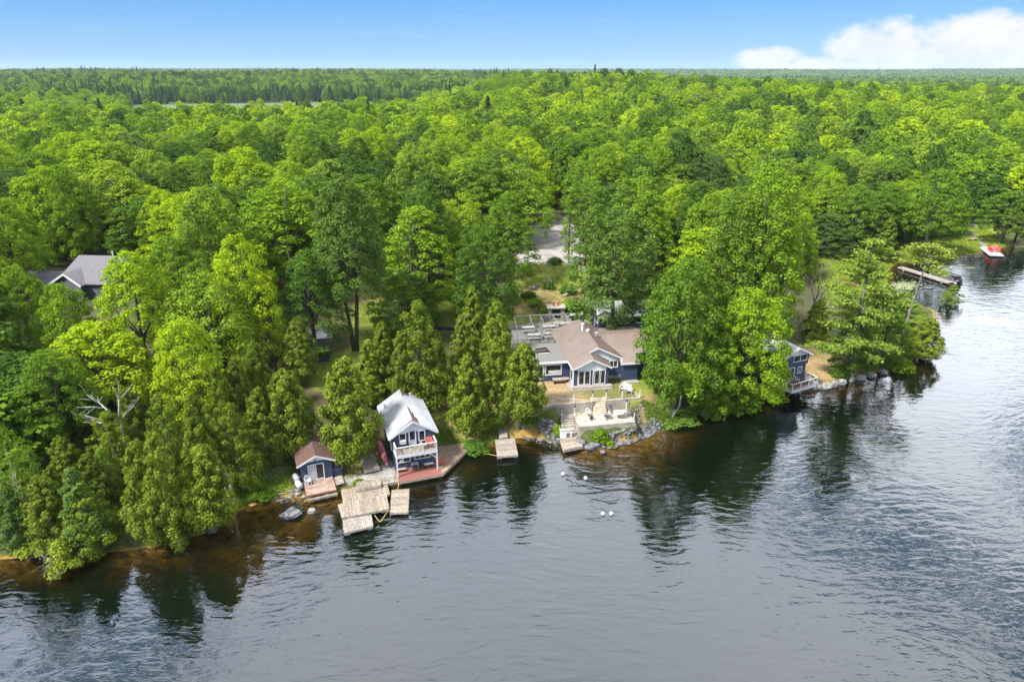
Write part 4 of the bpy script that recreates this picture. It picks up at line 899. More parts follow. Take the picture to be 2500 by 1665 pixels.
# ------------------------------------------------------------------ the parking area and the bank below it
def parking():
    z = 8.5
    o = MB().bar((-7.5,117.35,7.9),(8.2,117.1,7.9),0.3,1.15).build('parking_wall', M['concrete_grey']); tag(o, 'low grey concrete wall below the chain fence of the parking area', 'wall')
    f = root('chain_fence', 'white posts with a rail and chain along the parking area', 'fence', (-0.4,117.5,z), 0, 'white post and chain fences'); xs = (-2.3,0.3,2.4,4.5,7.0,10.3)
    for x in xs: MB().box(x-0.05,x+0.05,-0.05,0.05,-0.2,1.05).build('post', M['white_paint'], f)
    for a, b in zip(xs, xs[1:]): MB().tube([(a+(b-a)*k/6, 0, 0.9-0.3*(1-(k/3-1)**2)) for k in range(7)], 0.025, 4).build('chain', M['black_metal'], f)
    p = root('utility_pole', 'wooden utility pole with a grey transformer beside the parking area', 'utility pole', (10.0,117.6,z))
    MB().tube([(0,0,-0.5),(0,0,9.6)], [0.16,0.11], 8).build('pole', M['bark'], p); MB().bar((-0.9,0,9.1),(0.9,0,9.1),0.1,0.12).build('crossarm', M['grey_wood'], p)
    MB().lathe([(0.2,0),(0.24,0.05),(0.24,0.7),(0.18,0.8)], 10, (0.4,-0.1,5.9)).build('transformer', M['steel'], p)
    for q, zz in enumerate((9.15, 6.9)):
        a, b = Vector((10-0.7*(1-q),117.6,z+zz)), Vector((-34,119+q,z+zz+0.6)); o = MB().tube([a.lerp(b,k/12)-Vector((0,0,0.9*(1-(k/6-1)**2))) for k in range(13)], 0.009, 4).build('power_line', M['steel'])
        tag(o, ['upper thin wire running left from the top of the utility pole', 'lower thin wire running left from the utility pole'][q], 'wire', 'wires on the utility pole')
    h = root('garden_stairs', 'stone steps with yellow handrails beside the upper lawn', 'stairs', (12.3,116.2,8.3), 0.1)
    [MB().box(-0.7,0.7,-0.32*k-0.32,-0.32*k-0.002,-0.2*k-0.6,-0.2*k).build('step', M['concrete_grey'], h) for k in range(9)]
    for x in (-0.75, 0.75):
        MB().tube([(x,0.1,-0.1),(x,0.1,0.95),(x,-2.9,-0.9),(x,-2.9,-1.9)], 0.035, 6).build('handrail', M['yellow_paint'], h)
parking()

# ------------------------------------------------------------------ docks and boat in the bay on the right
def bay():
    a = at(969+1210*0 if False else (1950+972/3.92), 480+672/3.92, 0.5); b = at(1950+1455/3.92, 480+822/3.92, 0.5); d = (b-a).normalized(); n = Vector((-d.y, d.x, 0))*0.75
    r = dock('bay_dock', 'long narrow grey dock running out to the pontoon boat', [tuple((a-n)[:2]), tuple((b-n)[:2]), tuple((b+n)[:2]), tuple((a+n)[:2])], 0.5, math.atan2(d.y, d.x)+PI/2, 'grey_wood')
    ang = math.atan2(d.y, d.x); c = a.lerp(b, 0.77)+n.normalized()*2.15
    p = root('pontoon_boat', 'pontoon boat with a dark canvas cover moored at the long grey dock', 'boat', (c.x, c.y, 0.0), ang)
    for s in (-1, 1):
        m = MB().lathe([(0.02,-3.3),(0.2,-3.1),(0.3,-2.7),(0.3,2.2),(0.22,2.8),(0.03,3.3)], 10); m.v = [(z, s*0.85+x, y+0.2) for x, y, z in m.v]; m.build('pontoon', M['alu'], p, True)
    MB().box(-3.2,2.9,-1.22,1.22,0.46,0.56).build('deck', M['alu'], p)
    f = MB()
    for s in (-1, 1): f.box(-2.7,2.5,s*1.15-0.02,s*1.15+0.02,0.57,1.05).box(-2.7,2.5,s*1.15-0.03,s*1.15+0.03,1.12,1.17)
    f.box(2.48,2.52,-1.15,1.15,0.57,1.05).box(-2.72,-2.68,-1.15,1.15,0.57,1.05); f.build('side_panel', M['canvas_dark'], p)
    t = MB()
    for s in (-1, 1):
        t.bar((-2.7,s*1.18,1.2),(2.5,s*1.18,1.2),0.05); t.bar((-2.7,s*1.18,0.8),(2.5,s*1.18,0.8),0.04); [t.bar((x,s*1.18,0.56),(x,s*1.18,1.2),0.04) for x in (-2.7,-1.4,0,1.3,2.5)]
    t.build('rail', M['alu'], p)
    cv = MB(); prof = [(-1.22,1.18),(-0.9,1.5),(0,1.72),(0.9,1.5),(1.22,1.18)]; vs = []
    for x, k in ((-2.8,0.62),(-2.2,0.95),(-0.5,1.08),(1.0,0.98),(1.6,0.7)): vs += [(x, y, 1.15+(z-1.15)*k+0.25*(k-0.6)) for y, z in prof]
    cv.add(vs, [(i*5+j, i*5+j+1, (i+1)*5+j+1, (i+1)*5+j) for i in range(4) for j in range(4)]); cv.build('canvas_cover', M['canvas_dark'], p)
    MB().box(1.7,2.6,-1.0,1.0,1.45,1.55).bar((1.8,-1.0,1.0),(1.8,-1.0,1.5),0.05).bar((1.8,1.0,1.0),(1.8,1.0,1.5),0.05).build('sunshade', M['canvas_dark'], p)
    e = MB().box(3.0,3.45,-0.22,0.22,0.5,1.05).box(3.1,3.3,-0.08,0.08,-0.5,0.5); e.build('outboard_motor', M['black_metal'], p)
    fl = [tuple(at(1950+x/3.92, 480+y/3.92, 0.5)[:2]) for x, y in ((1718,475),(1832,563),(1968,568),(1855,478))]
    dock('floating_platform', 'pale floating platform carrying the red chairs', fl, 0.5, math.atan2(fl[1][1]-fl[0][1], fl[1][0]-fl[0][0])+PI/2, 'fabric_white', 'dock')
    ra = [tuple(at(1950+x/3.92, 480+y/3.92, 0.7)[:2]) for x, y in ((1720,440),(1760,472),(1805,470),(1765,440))]
    dock('boarding_ramp', 'short wooden ramp joining the bank to the pale floating platform', ra, 0.7, 0.4, 'old_wood', 'ramp', False, 0.12)
    return fl
FL = bay()

# ------------------------------------------------------------------ furniture
def plastic_chair(lab, loc_, rz, m='white_plastic', group='white plastic chairs'):
    r = root('plastic_chair', lab, 'chair', loc_, rz, group)             # faces -y
    MB().box(-0.24,0.24,-0.25,0.22,0.40,0.44).build('seat', M[m], r)
    b = MB(); n = 9
    for k in range(n):
        x = -0.25+0.5*k/(n-1); h = 0.90-0.22*(abs(x)/0.25)**2.2; y = 0.26-0.06*(x/0.25)**2
        if k % 2 == 0 or k in (0, n-1): b.bar((x,y-0.04,0.42),(x,y+0.08,h),0.055,0.03)
    b.tube([(-0.25,0.24,0.70)]+[(-0.25+0.5*k/6, 0.34-0.06*((k-3)/3)**2, 0.90-0.2*abs((k-3)/3)**2.2) for k in range(7)]+[(0.25,0.24,0.70)], 0.03, 5); b.build('backrest', M[m], r)
    for s in (-1, 1):
        MB().bar((s*0.28,-0.27,0.63),(s*0.28,0.22,0.66),0.06,0.03).build('arm', M[m], r)
        MB().bar((s*0.28,-0.29,0),(s*0.27,-0.23,0.63),0.05).build('leg', M[m], r); MB().bar((s*0.27,0.30,0),(s*0.25,0.22,0.66),0.05).build('leg', M[m], r)
    return r
def adirondack(lab, loc_, rz, m, group):
    r = root('adirondack_chair', lab, 'chair', loc_, rz, group)
    MB().extr([(-0.27,-0.35,0.38),(0.27,-0.35,0.38),(0.27,0.22,0.26),(-0.27,0.22,0.26)], (0,0,-0.03)).build('seat', M[m], r)
    b = MB()
    for k in range(5): x = -0.24+0.12*k; b.bar((x,0.20,0.22),(x*1.15,0.50,0.98-abs(x)*0.45),0.105,0.025)
    b.build('backrest', M[m], r)
    for s in (-1, 1):
        MB().box(s*0.36-0.07,s*0.36+0.07,-0.42,0.36,0.54,0.57).build('arm', M[m], r); MB().box(s*0.34-0.03,s*0.34+0.03,-0.36,-0.27,0,0.54).build('leg', M[m], r); MB().bar((s*0.30,-0.33,0.33),(s*0.30,0.55,0.04),0.03,0.12).build('leg', M[m], r)
    return r
def bw(u, v, z): c, s = math.cos(BA), math.sin(BA); return (BO[0]+u*c-v*s, BO[1]+u*s+v*c, BO[2]+z)
def uw(u, v, z): c, s = math.cos(UA), math.sin(UA); return (UO[0]+u*c-v*s, UO[1]+u*s+v*c, UO[2]+z)
def bench(lab, loc_, rz, w, d, h, m='grey_wood', name='bench'):
    r = root(name, lab, 'bench', loc_, rz); t = MB(); n = max(2, int(d/0.15))
    for k in range(n): t.box(-w/2,w/2,-d/2+d*k/n,-d/2+d*(k+1)/n-0.012,h-0.05,h)
    t.build('seat', M[m], r)
    for sx in (-1, 1): MB().box(sx*(w/2-0.2)-0.04,sx*(w/2-0.2)+0.04,-d/2+0.05,d/2-0.05,0,h-0.055).build('leg', M['dark_wood'], r)
    return r
plastic_chair('white plastic chair on the bunkhouse deck', uw(0.45,-0.55,0.01), UA+0.15)
plastic_chair('white plastic chair on the boathouse balcony beside the faded red chair', bw(2.95,-0.75,2.46), BA+2.4)
adirondack('faded red chair on the boathouse balcony', bw(3.72,-0.55,2.46), BA-0.1, 'faded_red', 'red chairs at the boathouse')
adirondack('faded red chair at the corner where the red deck meets the angled deck', bw(4.95,-0.5,0.04), BA+1.2, 'faded_red', 'red chairs at the boathouse')
plastic_chair('white plastic chair with its back to the terrace wall on the slabbed patio', hp(0.56,-5.0,2.11), HA)
adirondack('white garden chair turned sideways on the lawn behind its twin', hp(5.9,-1.55,3.41), HA-0.9, 'white_plastic', 'white garden chairs on the terrace lawn')
adirondack('white garden chair facing the lake on the terrace lawn', hp(6.35,-2.2,3.41), HA-0.25, 'white_plastic', 'white garden chairs on the terrace lawn')
plastic_chair('white plastic chair by the cabin wall on the white railed deck', (37.55,81.75,1.92), math.radians(60))
plastic_chair('white plastic chair in the right corner of the white railed deck', (38.95,81.6,1.92), math.radians(-40))
def fp(i, s, t): a, b, c, d = [Vector((*q, 0.51)) for q in FL]; p = a.lerp(b, s); q = d.lerp(c, s); return tuple(p.lerp(q, t))
fa_ = math.atan2(FL[1][1]-FL[0][1], FL[1][0]-FL[0][0])
for s, t, rz, lab in ((0.42,0.42,2.4,'red deck chair nearest the bank on the floating platform'), (0.66,0.36,2.2,'red deck chair nearest the camera on the floating platform'), (0.46,0.78,-0.6,'red deck chair at the far edge of the floating platform, beside another'), (0.66,0.82,-0.4,'outermost red deck chair on the floating platform')):
    o_ = adirondack(lab, fp(0, s, t), rz, 'red_plastic', 'red chairs on the floating platform'); o_.scale = (1.25,1.25,1.25)
bench('low grey bench under the picture window of the main cottage', hp(-1.3,1.75,3.4), HA, 2.1, 0.75, 0.62)
bench('small grey bench at the left end of the red deck', bw(0.55,-0.55,0.01), BA, 1.0, 0.4, 0.35)
bench('white topped bench at the right of the red deck under the balcony', bw(3.5,-0.55,0.01), BA, 1.1, 0.4, 0.42, 'fabric_white')
bench('wooden bench on the grass above the pale floating platform', tuple(gp(1950+1660/3.92, 480+425/3.92)), 0.0, 2.2, 0.9, 0.6, 'old_wood')
def small_things():
    t = root('deck_table', 'small grey blue table against the boathouse wall on the red deck', 'table', bw(2.0,-0.5,0.01), BA)
    MB().box(-0.4,0.4,-0.25,0.25,0.66,0.70).build('tabletop', M['grey_plastic'], t); [MB().box(x-0.02,x+0.02,y-0.02,y+0.02,0,0.66).build('leg', M['steel'], t) for x in (-0.35,0.35) for y in (-0.2,0.2)]
    g = plastic_chair('dark green chair behind the red deck under the balcony', bw(2.7,-0.55,0.01), BA, 'dark_green', 'dark chair on the red deck')
    # canoe resting on its side against the boathouse
    c = root('canoe', 'upturned pink canoe lying on its side against the left boathouse wall', 'canoe', bw(-0.75,3.1,0.55), BA+PI/2)
    n = 15; vs = []; L_ = 2.75
    for i in range(n):
        t_ = i/(n-1)*2-1; w = 0.44*(1-abs(t_)**2.4)+0.01; d_ = 0.36*(1-0.35*abs(t_)**3)
        vs += [(t_*L_, w*math.cos(a), d_*-math.sin(a)+0.10*t_*t_) for a in [PI*k/8 for k in range(9)]]
    h = MB().add(vs, [(i*9+j, i*9+j+1, (i+1)*9+j+1, (i+1)*9+j) for i in range(n-1) for j in range(8)])
    Rm = Matrix.Rotation(math.radians(118), 3, 'X'); h.v = [tuple(Rm @ Vector(p)) for p in h.v]; h.build('hull', M['pink_plastic'], c, True)
    k_ = MB().tube([Rm @ Vector((t_*L_, 0, -0.37*(1-0.35*abs(t_)**3)+0.10*t_*t_)) for t_ in [q/6-1 for q in range(13)]], 0.018, 4); k_.build('keel', M['faded_red'], c)
    # patio set
    r = root('patio_table', 'round white metal table on the slabbed patio', 'table', hp(3.95,-5.95,2.1), HA)
    MB().lathe([(0.02,0.70),(0.62,0.70),(0.64,0.73),(0.02,0.735)], 20).build('tabletop', M['white_plastic'], r)
    for k in range(4): a = PI/4+k*PI/2; MB().tube([(0.48*math.cos(a),0.48*math.sin(a),0),(0.4*math.cos(a),0.4*math.sin(a),0.7)], 0.025, 5).build('leg', M['white_plastic'], r)
    for u, v, rz, lab in ((3.5,-4.75,0.1,'dark sling chair between the round white table and the terrace wall'), (5.0,-5.85,-1.3,'dark sling chair right of the round white table'), (2.85,-6.0,1.5,'dark sling chair left of the round white table')):
        q = root('sling_chair', lab, 'chair', hp(u,v,2.1), HA+rz, 'dark sling chairs round the white table')
        MB().extr([(-0.26,-0.28,0.42),(0.26,-0.28,0.42),(0.26,0.22,0.36),(-0.26,0.22,0.36)], (0,0,0.02)).build('seat', M['sling_grey'], q); MB().extr([(-0.26,0.22,0.37),(0.26,0.22,0.37),(0.26,0.45,1.0),(-0.26,0.45,1.0)], (0,0.02,0)).build('backrest', M['sling_grey'], q)
        for s in (-1, 1): MB().tube([(s*0.29,-0.34,0),(s*0.29,-0.28,0.62),(s*0.29,0.30,0.62),(s*0.29,0.42,0.0)], 0.02, 5).build('frame', M['steel'], q)
    b = root('bucket', 'dark bucket standing before the white plastic chair on the patio', 'bucket', hp(0.75,-5.95,2.1)); MB().lathe([(0.17,0),(0.22,0.42),(0.19,0.42),(0.15,0.05)], 12).build('pail', M['dark_wood'], b); MB().tube([(-0.21,0,0.42),(0,0,0.62),(0.21,0,0.42)], 0.012, 4).build('handle', M['steel'], b)
    s = root('camp_stool', 'small dark green folded camp stool on the patio slabs', 'stool', hp(2.55,-6.0,2.1), HA+0.5); MB().bar((-0.25,-0.2,0.02),(0.25,0.2,0.40),0.06).bar((0.25,-0.2,0.02),(-0.25,0.2,0.40),0.06).build('frame', M['dark_green'], s); MB().extr([(-0.3,-0.1,0.28),(0.2,-0.22,0.25),(0.32,0.12,0.40),(-0.2,0.25,0.42)], (0,0,0.03)).build('seat', M['dark_green'], s)
    w = root('swim_ladder', 'white tube swim ladder lying on the dry lawn behind the terrace wall', 'ladder', hp(-2.3,-3.2,3.42), HA+0.1)
    MB().tube([(0,0,0.03),(1.6,0,0.03)], 0.03, 6).build('side_rail', M['white_paint'], w); MB().tube([(0,0.4,0.03),(1.6,0.4,0.03)], 0.03, 6).build('side_rail', M['white_paint'], w)
    for k in range(4): MB().bar((0.4+0.38*k,0,0.05),(0.4+0.38*k,0.4,0.05),0.07,0.04).build('rung', M['white_paint'], w)
    MB().tube([(0,0,0.03),(-0.25,0,0.3),(-0.35,0.05,0.05)], 0.03, 6).tube([(0,0.4,0.03),(-0.25,0.4,0.3),(-0.35,0.4,0.05)], 0.03, 6).build('hand_hoop', M['white_paint'], w)
    for x, y, lab in ((5.44,62.63,'white buoy nearest the plank landing'), (7.78,61.87,'white buoy right of the one nearest the plank landing'), (8.84,55.61,'left one of two white buoys floating close together'), (9.64,55.61,'right one of two white buoys floating close together')):
        q = root('mooring_buoy', lab, 'buoy', (x,y,0), 0, 'white buoys on the lake'); MB().lathe([(0.02,-0.16),(0.17,-0.12),(0.2,0.0),(0.2,0.16),(0.14,0.24),(0.03,0.27)], 12).build('float', M['white_plastic'], q, True); MB().tube([(0,0,0.25),(0.03,0,0.33),(-0.03,0,0.33),(0,0,0.25)], 0.012, 4).build('ring', M['steel'], q)
    for pts, lab in (([bw(8.6,2.0,-0.05), (-3.3,66.9,0.12), (-1.6,65.9,0.35)], 'yellow rope from the angled deck to the small grey dock'), ([(-13.2,54.9,0.45), (-12.6,54.4,0.02), (-11.95,55.6,0.5)], 'slack yellow rope between the lower dock and the middle dock'), ([(-11.95,59.0,0.5), (-11.7,60.0,0.2), bw(-0.1,-2.3,-0.1)], 'short yellow rope tying the narrow dock to the red deck')):
        v = [Vector(p) for p in pts]; P = [v[0].lerp(v[1],k/4)-Vector((0,0,0.1*math.sin(PI*k/4))) for k in range(5)]+[v[1].lerp(v[2],k/4) for k in range(1,5)]
        tag(MB().tube(P, 0.025, 5).build('mooring_rope', M['rope_yellow']), lab, 'rope', 'yellow mooring ropes')
    p = gp(1950+475/3.92, 480+530/3.92); q = root('rowboat', 'upturned pale rowboat in the marsh grass', 'boat', (p.x,p.y,p.z+0.1), 0.4); n = 9; vs = []
    for i in range(n): t_ = i/(n-1)*2-1; w_ = 0.6*(1-max(0,t_)**2.5)+0.02; vs += [(t_*1.7, w_*math.cos(PI*k/6), 0.45*math.sin(PI*k/6)) for k in range(7)]
    MB().add(vs, [(i*7+j, i*7+j+1, (i+1)*7+j+1, (i+1)*7+j) for i in range(n-1) for j in range(6)]).build('hull', M['fabric_white'], q, True); MB().box(-1.7,1.6,-0.02,0.02,0.44,0.5).build('keel', M['grey_plastic'], q)
small_things()

# ------------------------------------------------------------------ stones
def stones():
    rnd = random.Random(21)
    def area(poly, n, r0, r1, z0=0.0):
        xs = [p[0] for p in poly]; ys = [p[1] for p in poly]; mb = MB(); k = 0
        while k < n:
            x, y = rnd.uniform(min(xs), max(xs)), rnd.uniform(min(ys), max(ys))
            if not inpoly(np.array([x]), np.array([y]), poly)[0]: continue
            r = rnd.uniform(r0, r1)*rnd.choice((0.7,1,1,1.3)); mb.rock((x, y, max(hz(x, y), -0.3)+r*0.25), (r*rnd.uniform(0.8,1.4), r*rnd.uniform(0.8,1.3), r*rnd.uniform(0.6,0.9)), rnd, 1); k += 1
        return mb
    P = lambda pts: [tuple(gd(*q)[:2]) for q in pts]
    a = area(P([(1200,975),(1262,962),(1282,985),(1288,1030),(1240,1022),(1198,1005)]), 330, 0.12, 0.30)
    b = area(P([(1368,1000),(1455,985),(1500,960),(1530,975),(1500,1000),(1450,1018),(1395,1030)]), 470, 0.11, 0.28)
    c = area([hw(5.7,-7.5),hw(9.5,-6.6),hw(9.5,-3.5),hw(7.5,-4.2),hw(5.7,-4.5)], 160, 0.08, 0.16)
    n = len(a.v); a.v += b.v; a.f += [tuple(i+n for i in f) for f in b.f]; n = len(a.v); a.v += c.v; a.f += [tuple(i+n for i in f) for f in c.f]
    tag(a.build('shore_stones', M['rock_grey']), kind='stuff')
    d = area(P([(640,1130),(700,1120),(705,1160),(690,1185),(645,1170)]), 60, 0.08, 0.26)
    for _ in range(26):
        x, y = rnd.uniform(-24.3,-20.9), rnd.uniform(57.6,59.6); p = Vector((x,y,max(hz(x,y),0)+0.12)); q = p+Vector((rnd.uniform(-1,1),rnd.uniform(-.6,.6),rnd.uniform(0,.3))); d.tube([p,q],[0.05,0.02],4)
    tag(d.build('stone_rubble', M['rock_pale']), kind='stuff')
    # stones lying on the lake bed in the shallows
    e = MB()
    for _ in range(420):
        t = rnd.random(); x, y = (rnd.uniform(-27,-15.5), rnd.uniform(47,58.5)) if t < 0.55 else ((rnd.uniform(6,20), rnd.uniform(61,70)) if t < 0.8 else (rnd.uniform(-44,-27), rnd.uniform(44,52)))
        z = hz(x, y)
        if -1.7 < z < -0.08: r = rnd.uniform(0.12,0.5); e.rock((x,y,z+r*0.1), (r*rnd.uniform(.8,1.3), r, r*0.35), rnd, 1)
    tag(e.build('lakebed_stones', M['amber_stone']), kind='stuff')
    lm = lambda px, py: gd(px, py)
    B = [(668,1183,1.1,0.75,0.5,'large flat grey boulder in the shallows below the bunkhouse'), (716,1176,0.4,0.35,0.3,'small brown boulder in the shallows near the bunkhouse deck'), (1362,1030,1.15,0.55,0.5,'long dark grey boulder right of the plank landing'), (1335,1018,0.7,0.5,0.45,'grey boulder between the plank landing and the bright shrub'), (1385,1040,0.35,0.3,0.25,'small boulder at the end of the long dark grey boulder'),
      (1545,982,0.8,0.5,0.4,'mossy boulder at the foot of the leaning birch'), (1628,955,1.0,0.7,0.8,'big shaded boulder under the huge maple'), (1660,945,0.7,0.55,0.5,'rounded boulder right of the big shaded boulder'), (1735,932,0.8,0.4,0.35,'flat boulder at the waterline left of the white balcony deck'),
      (1873,893,0.65,0.55,0.75,'upright boulder under the right corner of the white balcony deck'), (1897,893,0.75,0.5,0.6,'first boulder of the stone edge right of the balcony deck'), (1917,888,0.6,0.5,0.65,'pale blocky boulder in the stone edge below the poplar'), (1935,883,0.7,0.5,0.6,'wide boulder in the stone edge left of the upright slab'), (1956,876,0.45,0.45,0.85,'upright slab in the stone edge below the white pine'), (1978,872,0.75,0.5,0.55,'low boulder right of the upright slab'), (2003,866,0.7,0.5,0.5,'rounded boulder in the shade of the white pine'), (2030,860,0.6,0.5,0.5,'grey boulder below the leafy poplar on the point'), (2075,848,0.7,0.5,0.5,'last boulder on the stone edge of the point'),
      (1228,665,0.7,0.5,0.6,'grey boulder in the rock garden above the fireplace'), (1262,650,0.6,0.4,0.45,'pale boulder at the top of the rock garden'), (1300,680,0.6,0.45,0.4,'half buried boulder near the deep green maple')]
    for px_, py_, a1, a2, a3, lab in B:
        p = lm(px_, py_); o = MB().rock((0,0,0), (a1,a2,a3), rnd, 3, 0.3).build('boulder', M['rock_grey' if 'grey' in lab or 'dark' in lab else 'rock_pale'], None, True, (p.x,p.y,p.z+a3*0.35)); o.rotation_euler.z = rnd.uniform(-0.5,0.5)+0.3; tag(o, lab, 'boulder')
        for pl in o.data.polygons: pl.use_smooth = False
    # rock ledge left of the picnic patio
    w = MB()
    for k in range(26): x, y = -16+0.42*k, 93.5+0.10*k; w.rock((x, y+rnd.uniform(-.2,.2), hz(x,y)+rnd.uniform(0.1,0.6)), (rnd.uniform(.3,.55), .35, rnd.uniform(.25,.5)), rnd, 1)
    tag(w.build('rock_ledge', M['dark_shingle']), 'low dark dry stone ledge across the lawn left of the picnic patio', 'stone ledge')
    # lily pads
    lp = MB(); 
    for cx_, cy_, sx_, sy_, n in ((1010,855,150,38,520),(470,893,60,10,60),(1640,680,60,8,30)):
        for _ in range(n):
            p = at(1950+(cx_+rnd.gauss(0,1)*sx_*0.5)/3.92, 480+(cy_+rnd.gauss(0,1)*sy_*0.6)/3.92, 0.012)
            if shore_d(np.array([p.x]), np.array([p.y]))[0] > -0.2: continue
            r = rnd.uniform(0.10,0.22); a0 = rnd.uniform(0,6); lp.add([(p.x+r*math.cos(a0+k*0.83), p.y+r*math.sin(a0+k*0.83), 0.012+rnd.uniform(0,0.01)) for k in range(7)], [tuple(range(7))])
    tag(lp.build('lily_pads', M['lily']), kind='stuff')
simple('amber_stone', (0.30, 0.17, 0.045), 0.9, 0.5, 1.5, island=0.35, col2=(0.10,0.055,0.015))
stones()

# ------------------------------------------------------------------ grass, reeds and low growth (nobody could count it)
def low_growth():
    rng = np.random.default_rng(5); P = []; S = []; T = []
    def strew(poly, n, s0, s1, t0, t1, cond=None):
        poly = [tuple(gd(*q)[:2]) for q in poly] if poly[0][0] > 150 else poly
        a = np.array(poly); lo, hi = a.min(0), a.max(0); x = rng.uniform(lo[0], hi[0], n*3); y = rng.uniform(lo[1], hi[1], n*3); k = inpoly(x, y, poly) & (shore_d(x, y) > 0.05); x, y = x[k][:n], y[k][:n]
        cl = fbm(x*0.5, y*0.5, 71) + 0.25*rng.random(len(x)); k = cl > 0.42; x, y = x[k], y[k]
        P.append(np.stack([x, y, height(x, y)], 1)); S.append(rng.uniform(s0, s1, len(x))); T.append(rng.uniform(t0, t1, len(x)))
    strew([(1870,600),(1990,545),(2110,560),(2235,520),(2310,545),(2290,590),(2150,596),(2062,612),(2050,660),(2060,705),(1900,700),(1870,650)], 16000, 0.18, 0.42, .5, .95)
    strew([(46.0,88.0),(58,92.8),(72,110),(74,120),(66,112),(52,97)], 3500, 0.15, 0.4, .3, .8)
    strew([(548,1165),(600,1085),(668,1075),(655,1130),(606,1142)], 3800, 0.10, 0.26, .45, .8)
    strew([(-45,50),(-27,54),(-24.5,61),(-30,70),(-48,66)], 5000, 0.15, 0.4, .15, .6)
    strew([(1190,604),(1345,600),(1345,720),(1185,720)], 1800, 0.10, 0.26, .3, .75)
    strew([(1475,920),(1530,945),(1545,985),(1490,985)], 1500, 0.08, 0.22, .3, .7)
    strew([(1540,985),(1700,940),(1800,905),(1795,880),(1690,915),(1545,955)], 5000, 0.15, 0.35, .35, .65)
    strew([(1000,1020),(1095,1035),(1200,1005),(1290,1030),(1290,960),(1190,950),(1010,930)], 3000, 0.08, 0.24, .3, .7)
    strew([(690,900),(840,800),(1060,740),(1060,640),(820,640),(700,830)], 6000, 0.08, 0.2, .4, .75)
    strew([(780,1110),(905,1060),(900,1000),(790,1030)], 900, 0.07, 0.18, .4, .7)
    P = np.concatenate(P); S = np.concatenate(S); T = np.concatenate(T); R_ = np.repeat(np.arange(len(P)), 7); n = len(R_); d = rng.normal(size=(n,3))*np.array([1,1,0.35]); s = S[R_]
    c = P[R_] + d*s[:, None]*0.55; c[:, 2] = P[R_][:, 2] + s*rng.uniform(0.1, 0.8, n)
    V = quads(c, np.stack([rng.normal(size=n), rng.normal(size=n)-0.4, 0.9+0*d[:, 0]], 1), s*0.42, 0.38, rng, np.tile([0,0,0.8], (n,1)))
    me = quad_mesh('undergrowth', V, leaf_material('low_leaf', [(0.0,(0.05,0.10,0.02)),(0.3,(0.085,0.15,0.02)),(0.6,(0.16,0.25,0.025)),(1.0,(0.27,0.33,0.05))]))
    a = me.attributes.new('tint', 'FLOAT', 'FACE'); a.data.foreach_set('value', T[R_].astype(np.float32))
    for nd in me.materials[0].node_tree.nodes:
        if nd.type == 'ATTRIBUTE': nd.attribute_type = 'GEOMETRY'
    o = bpy.data.objects.new('undergrowth', me); C.objects.link(o); tag(o, kind='stuff')
    # daisies in the meadow by the bunkhouse
    mb = MB(); poly = [tuple(gd(*q)[:2]) for q in ((575,1110),(612,1070),(660,1066),(655,1100),(620,1130))]; rnd = random.Random(2); xs = [p[0] for p in poly]; ys = [p[1] for p in poly]
    for _ in range(420):
        x, y = rnd.uniform(min(xs), max(xs)), rnd.uniform(min(ys), max(ys))
        if inpoly(np.array([x]), np.array([y]), poly)[0] and fbm(np.array([x*0.8]), np.array([y*0.8]), 9)[0] > 0.42:
            z = hz(x, y)+0.28; r = 0.045; mb.add([(x+r*math.cos(k*1.05), y+r*math.sin(k*1.05), z) for k in range(6)], [tuple(range(6))])
    tag(mb.build('meadow_flowers', M['white_plastic']), kind='stuff')
# ------------------------------------------------------------------ trees
def leaf_material(name, stops, src='OBJECT', trans=0.26, var=0.22):
    m = bpy.data.materials.new(name); m.use_nodes = True; nt = m.node_tree; nt.nodes.clear(); L = nt.links.new; M[name] = m
    out = nt.nodes.new('ShaderNodeOutputMaterial'); mx = nt.nodes.new('ShaderNodeMixShader'); mx.inputs[0].default_value = trans
    df = nt.nodes.new('ShaderNodeBsdfDiffuse'); tl = nt.nodes.new('ShaderNodeBsdfTranslucent')
    at_ = nt.nodes.new('ShaderNodeAttribute'); at_.attribute_type = src; at_.attribute_name = 'tint'
    g = nt.nodes.new('ShaderNodeNewGeometry')
    n = noise(nt, tcoord(nt), 0.55, 3, 0.6)
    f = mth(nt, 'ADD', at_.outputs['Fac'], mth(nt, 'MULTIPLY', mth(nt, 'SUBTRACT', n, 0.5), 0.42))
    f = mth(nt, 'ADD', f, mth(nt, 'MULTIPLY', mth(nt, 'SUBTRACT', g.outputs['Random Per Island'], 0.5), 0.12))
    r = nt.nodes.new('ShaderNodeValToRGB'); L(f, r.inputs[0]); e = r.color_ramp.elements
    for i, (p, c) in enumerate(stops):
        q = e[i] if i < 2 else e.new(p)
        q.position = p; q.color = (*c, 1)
    v = mapr(nt, g.outputs['Random Per Island'], 0, 1, 1-var, 1+var, False)
    cc = nt.nodes.new('ShaderNodeCombineColor'); [L(v, cc.inputs[i]) for i in range(3)]
    oi = nt.nodes.new('ShaderNodeObjectInfo')
    sage = mapr(nt, oi.outputs['Random'], 0.5, 1.0, 0.0, 0.30)
    c = mixc(nt, sage, r.outputs[0], SAGE.get(name, (0.11, 0.155, 0.055)))
    c = mixc(nt, 1.0, c, cc.outputs[0], 'MULTIPLY')
    L(c, df.inputs[0]); L(mixc(nt, 1.0, c, (1.15, 1.2, 0.45), 'MULTIPLY'), tl.inputs[0])
    L(df.outputs[0], mx.inputs[1]); L(tl.outputs[0], mx.inputs[2]); L(mx.outputs[0], out.inputs[0])
    return m
SAGE = {'cedar_leaf': (0.125, 0.14, 0.03), 'pine_leaf': (0.10, 0.15, 0.05), 'low_leaf': (0.14, 0.17, 0.04)}
